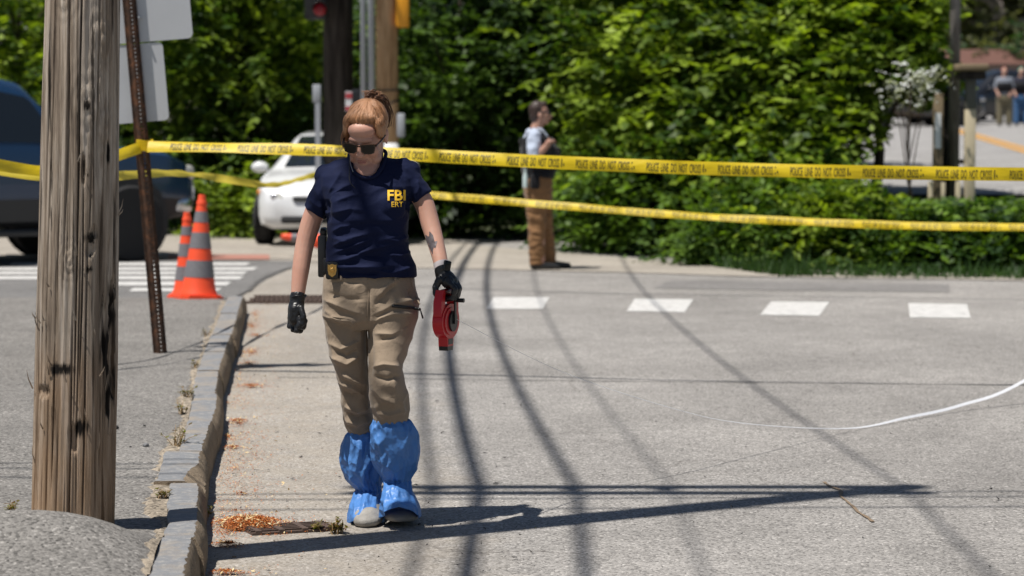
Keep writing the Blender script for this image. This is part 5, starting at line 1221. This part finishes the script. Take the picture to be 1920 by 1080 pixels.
for s in (-1, 1):
    pts = [(2.13, s * .46, .565), (2.10, s * .58, .57), (2.00, s * .72, .60), (1.82, s * .83, .68), (1.84, s * .80, .735), (2.0, s * .66, .715), (2.12, s * .48, .665)]
    m = MB(); vs = [Vector((x + .03, y * 1.02, z)) for x, y, z in pts]; vs2 = [v + Vector((-.12, -s * .03, 0)) for v in vs]; m.loft([vs2, vs]); h = m.obj('headlight', M_HEAD, g, 40)
    m = MB(); m.ell((1.90, s * .81, .68), (.05, .03, .035), None, 12, 8); m.obj('turn_signal', M_AMB, h, True)
    m = MB(); m.ell((2.12, s * .58, .63), (.03, .05, .04), None, 12, 8); m.obj('lamp_bowl', M_CHROME, h, True)
    m = MB(); m.ell((2.00, s * .60, .33), (.10, .075, .045), None, 14, 8); m.obj('fog_recess', M_CLAD, g, True)
    m = MB(); m.rbox((-2.03, s * .62, .72), (.12, .30, .14), .03); m.obj('tail_light', M_TAIL, g, 40)
m = MB(); m.rbox((2.12, 0, .345), (.12, 1.0, .11), .04); m.obj('lower_grille', M_CLAD, g, 40)
m = MB(); m.rbox((2.13, 0, .60), (.10, .70, .07), .03); m.obj('upper_grille', M_CLAD, g, 40)
m = MB(); m.rbox((2.19, 0, .45), (.02, .32, .15), .006); m.obj('number_plate', M_PLATE, g, 40)
m = MB(); m.ell((2.185, 0, .62), (.015, .06, .045), None, 14, 8); m.obj('emblem', M_CHROME, g, True)
# big dark blue SUV, nose to the right and away
suv = [(-2.55, .55, 1.15, .88, 1.20, .70), (-2.5, .45, 1.25, .97, 1.95, .74), (-2.2, .42, 1.30, 1.0, 2.05, .76), (-1.0, .42, 1.29, 1.01, 2.09, .78), (.1, .42, 1.28, 1.01, 2.06, .77), (.45, .42, 1.28, 1.01, 1.98, .77), (1.15, .42, 1.27, 1.0, 1.34, .86), (1.5, .42, 1.25, 1.0, 1.31, .86), (2.2, .44, 1.18, .98, 1.24, .84), (2.52, .48, 1.05, .92, 1.10, .78), (2.62, .55, .90, .82, .95, .70)]
fw = Vector((math.cos(R(40)), math.sin(R(40)), 0)); wpos = at(236, 400, 28.7); wpos.z = 0; side_n = Vector((fw.y, -fw.x, 0))
cl = wpos - side_n * .92 - fw * 1.65
g, sec, side = car('blue_suv', 'tall dark blue utility vehicle behind the wooden pole at the left edge', (cl.x, cl.y, 0), R(40), suv, M_CBLUE, (1.65, -1.5), .43, clad=True, detail={'windows': [(.92, .02, .52, -.02), (-.08, -1.05, -.12, -1.05), (-1.15, -2.2, -1.15, -2.05)], 'mirror': .75, 'ws': (1.12, .42), 'rw': (-2.51, -2.46)})
for s in (-1, 1):
    m = MB(); m.rbox((2.47, s * .78, .98), (.24, .26, .18), .05); m.obj('headlight', M_HEAD, g, 40)
    m = MB(); m.rbox((2.40, s * .93, .62), (.22, .06, .16), .03); m.obj('fog_lamp', M_CHROME, g, 40)
    for xx in (.0, -1.05):
        m = MB(); m.rbox((xx - .12 + .0, s * 1.02, 1.13), (.20, .03, .035), .01); m.obj('door_handle', M_CBLUE, g, 40)
    m = MB(); m.tube([(1.2, s * .98, .36), (-1.0, s * .98, .36)], .045, 10); m.obj('running_board', M_CLAD, g, True)
m = MB(); m.rbox((2.58, 0, .88), (.1, 1.2, .34), .04); m.obj('grille', M_CLAD, g, 40)
# far cars on the hill
hat = [(-2.2, .45, .95, .75, 1.0, .6), (-2.1, .3, 1.0, .88, 1.35, .62), (-1.5, .24, 1.02, .92, 1.58, .66), (0, .22, 1.0, .93, 1.62, .66), (.5, .22, .99, .93, 1.50, .67), (1.15, .22, .97, .92, 1.04, .76), (1.9, .24, .85, .86, .90, .68), (2.2, .34, .65, .66, .70, .5)]
dt = {'windows': [(.95, .05, .45, .0), (-.05, -1.1, -.08, -1.05), (-1.2, -1.9, -1.2, -1.8)], 'mirror': .8, 'ws': (1.12, .45), 'rw': (-2.12, -1.75)}
for nm, lab_, px, Y, hd_, paint in (('dark_car', 'black car parked on the far hill behind the two people', 1868, 79, 200, M_CBLACK), ('dark_car', 'dark car parked on the far hill behind the blossoms', 1700, 74, 20, M_CBLACK), ('grey_car', 'pale grey van-like car far up the hill left of the posts', 1655, 77, 10, M_CGREY), ('dark_car', 'car with its lamp glinting between the grey and the beige post', 1805, 84, 250, M_CGREY)):
    p = at(px, 220, Y); p.z = hz(p.x, Y) + .012; g, sec, side = car(nm, lab_, tuple(p), R(hd_), hat, paint, (1.35, -1.35), .34, detail=dt, group='cars parked on the far hill')
    for s in (-1, 1):
        m = MB(); m.rbox((2.02, s * .66, .78), (.2, .3, .15), .04); m.obj('headlight', M_CHROME, g, 40); m = MB(); m.rbox((-2.12, s * .72, .9), (.15, .2, .25), .04); m.obj('tail_light', M_TAIL, g, 40)

# ================================================================ man in the background and two people far off
M_SKIN2 = skin_mat('skin_tone', (.46, .27, .20)); M_LTBLUE = cloth_mat('light_blue_cotton', (.48, .54, .66), .8); M_VEST = cloth_mat('black_vest', (.012, .012, .014), .7); M_BROWN = cloth_mat('brown_cotton', (.25, .135, .062), .85, ws=10, wr=.6); M_DKHAIR = hair_mat('dark_brown_hair', (.02, .012, .010), (.07, .04, .03)); M_SHOE = plain('black_leather', (.012, .012, .012), .4, .2)
OY = 27.1; OS = F / OY
def op(px, py, dy=0.0): return at(px, py, OY + dy)
man = thing('person', 'person in pale blue shirt, black vest and brown trousers standing side-on by the hedge', 'person', (op(1015, 400).x, OY, 0))
mb = MB(); hc = op(1013, 213)
mb.ell(hc + Vector((-.01, 0, .02)), (.098, .075, .105)); mb.ell(hc + Vector((.045, 0, -.03)), (.055, .06, .085)); mb.ell(hc + Vector((.06, 0, -.085)), (.035, .04, .03)); mb.chain([hc + Vector((.095, 0, .01)), hc + Vector((.118, 0, -.03))], [.012, .015]); mb.ell(hc + Vector((.095, 0, -.06)), (.018, .025, .012)); mb.ell(hc + Vector((.0, -.076, -.02)), (.022, .012, .032))
mb.chain([hc + Vector((-.01, 0, -.05)), op(1005, 245)], [.062, .066]); mb.chain([op(1004, 255), op(1008, 330)], [.10, .11])
mb.chain([op(1001, 256, -.17), op(1001, 300, -.22), op(1026, 272, -.26)], [.05, .045, .032]); mb.chain([op(1010, 256, .17), op(1016, 300, .2), op(1036, 285, .1)], [.05, .045, .032])
for d_ in (-.09, .09): mb.chain([op(1010, 340, d_), op(1012, 420, d_), op(1015, 495, d_)], [.08, .06, .04])
# hand resting at the chest: palm, four fingers, thumb
hp = op(1028, 268, -.27); mb.chain([op(1026, 272, -.26), hp], [.03, .033])
for k in range(4): a_ = hp + Vector((.012, -.03 + .02 * k, .012 - .004 * k)); mb.chain([a_, a_ + Vector((.04, 0, .018)), a_ + Vector((.06, .012, .004))], [.011, .010, .009])
mb.chain([hp + Vector((0, -.02, .015)), hp + Vector((.01, -.02, .05))], [.012, .010])
fin(remesh(mb, .008, 3), 'body', M_SKIN2, man)
mb = MB(); mb.ell(hc + Vector((-.03, 0, .045)), (.096, .083, .095)); mb.ell(hc + Vector((-.055, 0, -.01)), (.062, .078, .09)); mb.ell(hc + Vector((.02, 0, .098)), (.06, .06, .03)); hm = remesh(mb, .007, 2); wobble(hm, .008, 30, 2); fin(hm, 'hair', M_DKHAIR, man)
mb = MB(); mb.tube([hc + Vector((.0, -.078, .012)), hc + Vector((.09, -.062, .008))], .006, 6); mb.rbox(hc + Vector((.10, -.03, .0)), (.02, .05, .03), .005); mb.obj('glasses', M_BLACK, man, 40)
mb = MB(); mb.loft([ring(op(cx_, y, 0), hx / OS, hd, 24, 2.3) for y, cx_, hx, hd in ((240, 1004, 10, .08), (246, 1004, 18, .14), (258, 1005, 23, .15), (280, 1007, 24, .145), (305, 1009, 24, .14), (326, 1009, 25, .14), (334, 1009, 24, .14))])
for s, q in ((-1, 1001), (1, 1011)): mb.chain([op(q, 254, s * .17), op(q, 278, s * .22), op(q + 1, 297, s * .225)], [.075, .07, .062])
mm = remesh(mb, .009, 3); wobble(mm, .008, 9, 1, ridged=True); fin(mm, 'shirt', M_LTBLUE, man)
mb = MB(); mb.loft([ring(op(cx_, y, 0), hx / OS, hd, 24, 2.6) for y, cx_, hx, hd in ((258, 1008, 29, .15), (275, 1009, 34, .175), (300, 1010, 34, .18), (318, 1011, 33, .18), (334, 1010, 29, .17))])
for s in (-1, 1): mb.chain([op(984, 266, s * .11), op(998, 243, s * .12), op(1012, 246, s * .12), op(1032, 268, s * .10)], [.026, .022, .022, .026])
mb.rbox(op(1045, 290, 0), (.07, .2, .16), .02); mb.rbox(op(977, 265, 0), (.04, .16, .08), .015); fin(remesh(mb, .009, 2), 'vest', M_VEST, man)
mb = MB(); mb.loft([ring(op(cx_, y), hx / OS, hd, 24, 2.4) for y, cx_, hx, hd in ((322, 1010, 26, .16), (345, 1009, 27, .18), (365, 1009, 26, .18), (385, 1011, 22, .15))])
for s in (-1, 1): mb.loft([ring(op(cx_ + s * of_, y, s * .09), hx / OS, .09 * hx / 21, 18) for y, cx_, hx, of_ in ((350, 1007, 23, 1), (385, 1010, 20, 3), (416, 1013, 17, 6), (450, 1015, 15, 8.5), (480, 1017, 14, 10), (497, 1018, 13, 11))])
mm = remesh(mb, .009, 3); wobble(mm, .008, 6, 4, (1, 1, 1), True); wobble(mm, .006, 13, 2, (.7, .7, 1.3), ridged=True); fin(mm, 'trousers', M_BROWN, man)
for s, x0 in ((-1, 1009), (1, 1030)):
    mb = MB(); b_ = op(x0, 505, s * .09); b_.z = .05; mb.chain([b_ + Vector((-.04, 0, 0)), b_ + Vector((.08, 0, -.005)), b_ + Vector((.20, 0, -.012))], [.048, .045, .034]); g_s = remesh(mb, .009, 2); co = get_co(g_s); co[:, 2] = np.maximum(co[:, 2], .008); set_co(g_s, co); fin(g_s, 'shoe', M_SHOE, man)
mb = MB(); mb.lathe([(.02, 0), (.027, .005), (.027, .12), (.016, .145), (.014, .185), (.016, .19), (.016, .205), (.002, .206)], op(985, 352, -.19), 16); mb.obj('water_bottle', plain('clear_bottle', (.5, .6, .58), .2, .1), man, 40)
mb = MB(); mb.rbox(op(1003, 340, -.19), (.10, .05, .16), .02); mb.rbox(op(1024, 328, -.17), (.09, .05, .05), .015); mb.obj('belt_pouches', M_VEST, man, 40)

def far_person(label, px, ytop, yfeet, Y, mtop, mmid, mleg, mhead, mcap=None, seed=0):
    q = lambda x, y, d=0.0: at(px + x, y, Y + d); H_ = yfeet - ytop; b = q(0, yfeet); g = thing('person', label, 'person', tuple(b), 'people far up the hill'); Y_ = lambda f: ytop + H_ * f; u = H_ / ppm(Y)
    m = MB(); m.ell(q(0, Y_(.065)), (.045 * u, .055 * u, .068 * u)); m.ell(q(0, Y_(.085), -.06), (.032 * u, .03 * u, .045 * u)); m.ell(q(0, Y_(.075), -.11), (.010, .018, .02)); m.chain([q(0, Y_(.1)), q(0, Y_(.18)), q(0, Y_(.5))], [.035 * u, .05 * u, .06 * u])
    for s in (-1, 1):
        m.chain([q(s * 11, Y_(.2)), q(s * 16, Y_(.36)), q(s * 11, Y_(.46), -.15)], [.03 * u, .026 * u, .02 * u]); m.ell(q(s * 10, Y_(.485), -.18), (.045, .04, .06)); m.chain([q(s * 7, Y_(.5)), q(s * 8, Y_(.74)), q(s * 9, Y_(.95))], [.05 * u, .035 * u, .025 * u])
    fin(remesh(m, .016, 2), 'body', mhead, g)
    m = MB(); m.loft([ring(q(0, Y_(f)), hx / ppm(Y), hd, 20, 2.3) for f, hx, hd in ((.165, 9, .08), (.2, 15, .12), (.3, 15, .14), (.42, 13.5, .13), (.52, 14, .14))])
    for s in (-1, 1): m.chain([q(s * 12, Y_(.21)), q(s * 16, Y_(.34))], [.075, .065])
    fin(remesh(m, .016, 2), 'shirt', mtop, g)
    if mmid: m = MB(); m.loft([ring(q(0, Y_(f)), hx / ppm(Y), hd, 20, 2.6) for f, hx, hd in ((.26, 14.5, .17), (.3, 16, .175), (.42, 15, .17))]); m.obj('vest', mmid, g, True)
    m = MB(); m.loft([ring(q(0, Y_(f)), hx / ppm(Y), hd, 20) for f, hx, hd in ((.47, 14.5, .15), (.54, 15, .16), (.60, 12, .13))])
    for s in (-1, 1): m.loft([ring(q(s * x, Y_(f)), hx / ppm(Y), .09, 16) for f, x, hx in ((.52, 7, 8), (.72, 8, 7), (.96, 9, 6.5))])
    fin(remesh(m, .016, 2), 'trousers', mleg, g)
    for s in (-1, 1): m = MB(); m.ell(q(s * 9, Y_(.985), -.05), (.055, .13, .04)); m.obj('shoe', M_SHOE, g, True)
    m = MB(); m.ell(q(0, Y_(.05), .03), (.052 * u, .06 * u, .06 * u)); m.obj('cap' if mcap else 'hair', mcap or M_DKHAIR, g, True)
    return g
zf = lambda px, Y: proj([[at(px, 220, Y).x, Y, hz(at(px, 220, Y).x, Y) + .012]])[0][1]
far_person('person far up the hill in grey shirt, black vest and khaki trousers', 1883, zf(1883, 74) - 110, zf(1883, 74), 74, cloth_mat('grey_shirt', (.22, .24, .28)), M_VEST, cloth_mat('olive_trousers', (.16, .14, .09)), M_SKIN2, plain('reddish_cap', (.25, .07, .06), .8))
far_person('person far up the hill with a green cap and blue jeans at the right edge', 1915, zf(1915, 75) - 108, zf(1915, 75), 75, cloth_mat('dark_top', (.03, .03, .045)), M_VEST, cloth_mat('blue_jeans', (.05, .12, .25)), M_SKIN2, plain('green_cap', (.08, .33, .24), .8))
# low building on the hill
bp = at(1835, 150, 97); bp.z = hz(bp.x, 97); bl = thing('low_building', 'low building with a reddish roof far up the hill behind the trees', 'building', tuple(bp)); M_WALLB = plain('brown_wall', (.22, .17, .15), .9, .15, 2); M_ROOF = plain('reddish_roof', (.12, .055, .04), .9, .2, 3)
m = MB(); m.box(bp + Vector((0, 1.5, .95)), (3.6, 3, 1.9)); m.obj('wall', M_WALLB, bl); m = MB()
rf = [bp + Vector(v) for v in ((-2.2, -.5, 1.9), (2.2, -.5, 1.9), (2.2, 3.5, 1.9), (-2.2, 3.5, 1.9), (-2.1, 1.5, 2.5), (2.1, 1.5, 2.5))]; m.add(rf, [(0, 1, 5, 4), (2, 3, 4, 5), (1, 2, 5), (3, 0, 4), (3, 2, 1, 0)]); m.obj('roof', M_ROOF, bl)
for dx in (-.9, .9): m = MB(); m.box(bp + Vector((dx, -.02, 1.1)), (.9, .06, .8)); m.obj('window', M_GLASS, bl)

# ================================================================ drains, litter, weeds and stones by the kerb
M_IRON = plain('rusty_cast_iron', (.085, .055, .042), .8, .4, 40, bump=.5)
a0 = gp(466, 569); a1 = gp(602, 569); b0 = gp(466, 558); g = thing('storm_drain', 'dark iron drain grate across the gutter beyond the kerb end', 'drain grate', (a0.x, a0.y, 0)); yw_ = b0.y - a0.y
M_PITDARK = plain('drain_darkness', (.006, .006, .006), .9, .1)
m = MB(); m.box(((a0.x + a1.x) / 2, a0.y + yw_ / 2, .004), (a1.x - a0.x, yw_, .006)); m.obj('pit_dark_slab', M_PITDARK, g)  # black slab on the road, its colour stands for the shade inside the drain
m = MB()
for yy_ in (a0.y - .02, a0.y + yw_ / 2, b0.y + .02): m.box(((a0.x + a1.x) / 2, yy_, .012), (a1.x - a0.x + .05, .05, .02))
m.obj('frame', M_IRON, g)
for k in range(15): m = MB(); m.box((a0.x + (a1.x - a0.x) * (k + .5) / 15, a0.y + yw_ / 2, .013), (.018, yw_, .02)); m.obj('grate_bar', M_IRON, g)
p0 = gp(470, 1003); p1 = gp(625, 994); g = thing('iron_grate', 'rusty ribbed iron grate half buried in litter by the feet', 'drain grate', (p0.x, p0.y, 0)); ex = (p1 - p0); Lg = ex.length; ex.normalize(); ey = Vector((-ex.y, ex.x, 0)); Mi = Matrix((ex, ey, ZU)).transposed()
m = MB(); m.box(p0 + ex * Lg / 2 + ey * .06 + Vector((0, 0, .004)), (Lg, .17, .012), Mi); m.obj('plate', M_IRON, g)
for k in range(5): m = MB(); m.box(p0 + ex * Lg / 2 + ey * (.0 + .033 * k) + Vector((0, 0, .013)), (Lg, .012, .008), Mi); m.obj('rib', M_IRON, g)
for k in range(4): m = MB(); m.box(p0 + ex * Lg * (.08 + .28 * k) + ey * .06 + Vector((0, 0, .014)), (.022, .17, .008), Mi); m.obj('cross_rib', M_IRON, g)
# orange-brown plant litter in heaps along the gutter
def lit_mat(): 
    t = NT('orange_brown_litter'); a = t.n('Attribute', attribute_name='tint').outputs['Fac']
    return t.set(t.ramp(a, [(0, (.20, .055, .016)), (.45, (.44, .125, .03)), (.75, (.52, .19, .05)), (.86, (.60, .44, .22)), (1, (.68, .56, .34))]), .85, 0, None, .2)
M_LIT = lit_mat(); rng = np.random.default_rng(9); V = []; T = []
heaps = [(468, 988, 82, 15, .035, 9000), (425, 1024, 34, 5, .012, 900), (425, 1077, 45, 5, .012, 900), (470, 726, 36, 6, .012, 900), (446, 793, 24, 7, .014, 800), (436, 841, 22, 4, .010, 500), (470, 661, 22, 10, .006, 700), (466, 683, 22, 6, .006, 500), (470, 612, 24, 14, .004, 800), (480, 630, 26, 6, .005, 450), (478, 590, 16, 12, .004, 420), (428, 820, 14, 3, .006, 170), (452, 928, 9, 3, .008, 120), (440, 960, 20, 3, .004, 60), (424, 757, 12, 3, .006, 130), (438, 880, 16, 3, .004, 60), (612, 992, 40, 6, .01, 420), (450, 700, 60, 150, .0, 260), (470, 850, 90, 130, .0, 160), (600, 900, 200, 100, 0, 60)]
for (px, py, rx, ry, hh_, n) in heaps:
    for k in range(n):
        a = rng.uniform(0, 2 * PI); r = abs(rng.normal()) * .55 * (1 + .45 * math.sin(a * 3 + px) * math.sin(a * 2 + py)); r = min(r, 1.9); x = px + rx * r * math.cos(a); y = py + ry * r * math.sin(a); y = min(max(y, 560), 1100)
        p = gp(x, y); 
        if p.x < kxr(p.y) + .03: continue
        z = hh_ * max(0, 1 - r * r) * rng.uniform(.5, 1) + .004; pale = rng.random() < (.06 if hh_ > .003 else .3); L = rng.uniform(.004, .013) if not pale else rng.uniform(.008, .026); w = L * rng.uniform(.2, .5)
        d = rng.normal(size=3); d[2] *= .35; d /= np.linalg.norm(d); s = np.cross(d, [rng.normal() * .4, rng.normal() * .4, 1]); s /= np.linalg.norm(s) + 1e-6; c = np.array([p.x, p.y, z + abs(d[2]) * L * .5])
        V += [c - d * L / 2, c + s * w / 2, c + d * L / 2, c - s * w / 2]; T.append(rng.uniform(.82, 1) if pale else rng.uniform(0, .75))
for k in range(11000):     # dusty streak along the gutter
    y = rng.uniform(562, 1078); p = gp(0, y); dx_ = abs(rng.normal()) * .13 + .05; cl_ = noise.noise(Vector((p.y * 1.7, dx_ * 3, 0)))
    if cl_ < rng.uniform(-.45, .30): continue
    c = np.array([kxr(p.y) + dx_, p.y + rng.normal() * .05, .005 + rng.random() * .004]); L = rng.uniform(.004, .013); d = rng.normal(size=3); d[2] *= .2; d /= np.linalg.norm(d); s = np.cross(d, [rng.normal() * .3, rng.normal() * .3, 1]); s /= np.linalg.norm(s); w = L * .4
    V += [c - d * L / 2, c + s * w / 2, c + d * L / 2, c - s * w / 2]; T.append(rng.uniform(.82, 1) if rng.random() < .25 else rng.uniform(0, .75))
tag(link('plant_litter', leaf_mesh('plant_litter', np.array(V), np.array(T), M_LIT)), 'orange-brown plant litter heaped along the gutter beside the kerb', 'litter', kind='stuff')
m = MB()
for (px, py, rx, ry, hh_, n) in heaps[:1]:
    c = gp(px, py); rows = []; rxm = rx / ppm(c.y) * .62; rym = abs(gp(px, py - ry).y - c.y) * .6
    for f, zf_ in ((1, .001), (.8, .25), (.55, .55), (.28, .72), (.05, .78)): rows.append([Vector((max(c.x + rxm * f * math.cos(a) * (1 + .55 * noise.noise(Vector((math.cos(a) * 2, math.sin(a) * 2, px * .37)))), kxr(c.y) + .025), c.y + rym * f * math.sin(a), .003 + hh_ * zf_ + .003 * noise.noise(Vector((math.cos(a) * 4 * f, math.sin(a) * 4 * f, py))))) for a in [2 * PI * k / 28 for k in range(28)]])
    m.loft(rows)
tag(m.obj('litter_mounds', plain('litter_mass', (.34, .115, .035), .95, .5, 70, bump=1, bscale=160), smooth=True), 'low mounds of fine orange-brown litter in the gutter', 'litter', kind='stuff')
# dark grit on the road
V = []; T = []
for k in range(420):
    x = rng.uniform(400, 1000) if k < 330 else rng.uniform(400, 1920); y = rng.uniform(700, 1080); p = gp(x, y)
    if p.x < kxr(p.y) + .04: continue
    L = rng.uniform(.004, .013); q = rng.normal(size=(4, 3)) * L * .6; q[:, 2] = np.abs(q[:, 2]) * .8 + .004; V += list(q + np.array([p.x, p.y, 0])); T.append(.2)
tag(link('grit', leaf_mesh('grit', np.array(V), np.array(T), M_TAR)), 'dark grit scattered on the road', 'grit', kind='stuff')
# weeds along the kerb
M_WEED = leaf_mat('weed_leaves', (.10, .05, .02), (.20, .22, .05)); M_STRAW = plain('dry_stalk', (.34, .22, .10), .9, .3)
def weed(label, px, py, h, n, seed, z=KZ, lf=1.0):
    b = gp(px, py, z)
    if z > .1:
        for _ in range(4): b = gp(px, py, walk_z(b.x, b.y) + .004)
    g = thing('weed', label, 'weed', tuple(b), 'weeds along the kerb'); rg = np.random.default_rng(seed); V = []; T = []; m = MB()
    for k in range(n):
        d = Vector((rg.normal() * .5, rg.normal() * .5, 1)).normalized(); L = h * rg.uniform(.4, 1.1); e = b + d * L + Vector((rg.normal() * .01, 0, -.1 * L)); s = b + Vector((rg.normal() * .012, rg.normal() * .02, 0)); m.tube([s, s.lerp(e, .5) + Vector((0, 0, .01)), e], [.0018, .0014, .0006], 5)
        for j in range(int(5 * lf)):
            p = np.array(s.lerp(e, rg.uniform(.25, 1))); dd_ = rg.normal(size=3); dd_[2] = abs(dd_[2]) * .4; dd_ /= np.linalg.norm(dd_); l = rg.uniform(.012, .03); w_ = np.cross(dd_, [0, 0, 1.]) * l * .3; V += [p, p + dd_ * l * .5 + w_, p + dd_ * l, p + dd_ * l * .5 - w_]; T.append(rg.random())
    m.obj('stalk', M_STRAW, g, fix=False)
    if V: link('leaf_cluster', leaf_mesh('leaf_cluster', np.array(V) - np.array(b), np.array(T), M_WEED), g)
    return g
for i, (px, py, h, n, l, z) in enumerate((('w', 333, 835, 0), ) and ((333, 838, .13, 14, 'tall dry reddish weed growing between pavement and kerb', KZ), (340, 775, .08, 9, 'small weed behind the tall dry weed on the kerb line', KZ), (349, 745, .09, 12, 'brownish weed clump higher up along the kerb', KZ), (365, 690, .06, 8, 'tiny weed at the pavement edge near the sign post', KZ), (308, 935, .05, 9, 'small weed in the gap beside the stepped kerb stone', KZ),
        (632, 1000, .07, 26, 'yellowish grass tuft beside the walking feet', 0), (592, 996, .04, 10, 'small green tuft at the end of the iron grate', 0), (390, 970, .05, 8, 'small green weed at the foot of the kerb by the litter heap', 0), (22, 958, .05, 9, 'small yellowish weed at the left foot of the wooden pole', KZ), (388, 630, .06, 8, 'weed at the pavement edge near the traffic cones', KZ))):
    weed(l, px, py, h, n, 200 + i, z)
# loose stones on the pavement
for i, (px, py, r, l) in enumerate(((274, 834, .013, 'grey pebble on the pavement beside the tall weed'), (218, 799, .013, 'dark stone at the right flank of the wooden pole'), (271, 792, .006, 'small dark chip of stone on the pavement'), (245, 835, .005, 'thin dark twig-like chip on the pavement'))):
    b = gp(px, py, KZ); b.z = walk_z(b.x, b.y) + r * .5; m = MB(); m.ell(b, (r * 1.2, r, r * .8), None, 12, 8); mm = remesh(m, r * .25, 1); wobble(mm, r * .3, 90, i); o = fin(mm, 'stone', plain('stone_grey', (.16, .16, .165) if i == 0 else (.03, .03, .03), .85, .3, 60), None, False); tag(o, l, 'stone', 'loose stones on the pavement')

for o in bpy.data.objects:
    if '_w' in o.keys(): del o['_w']
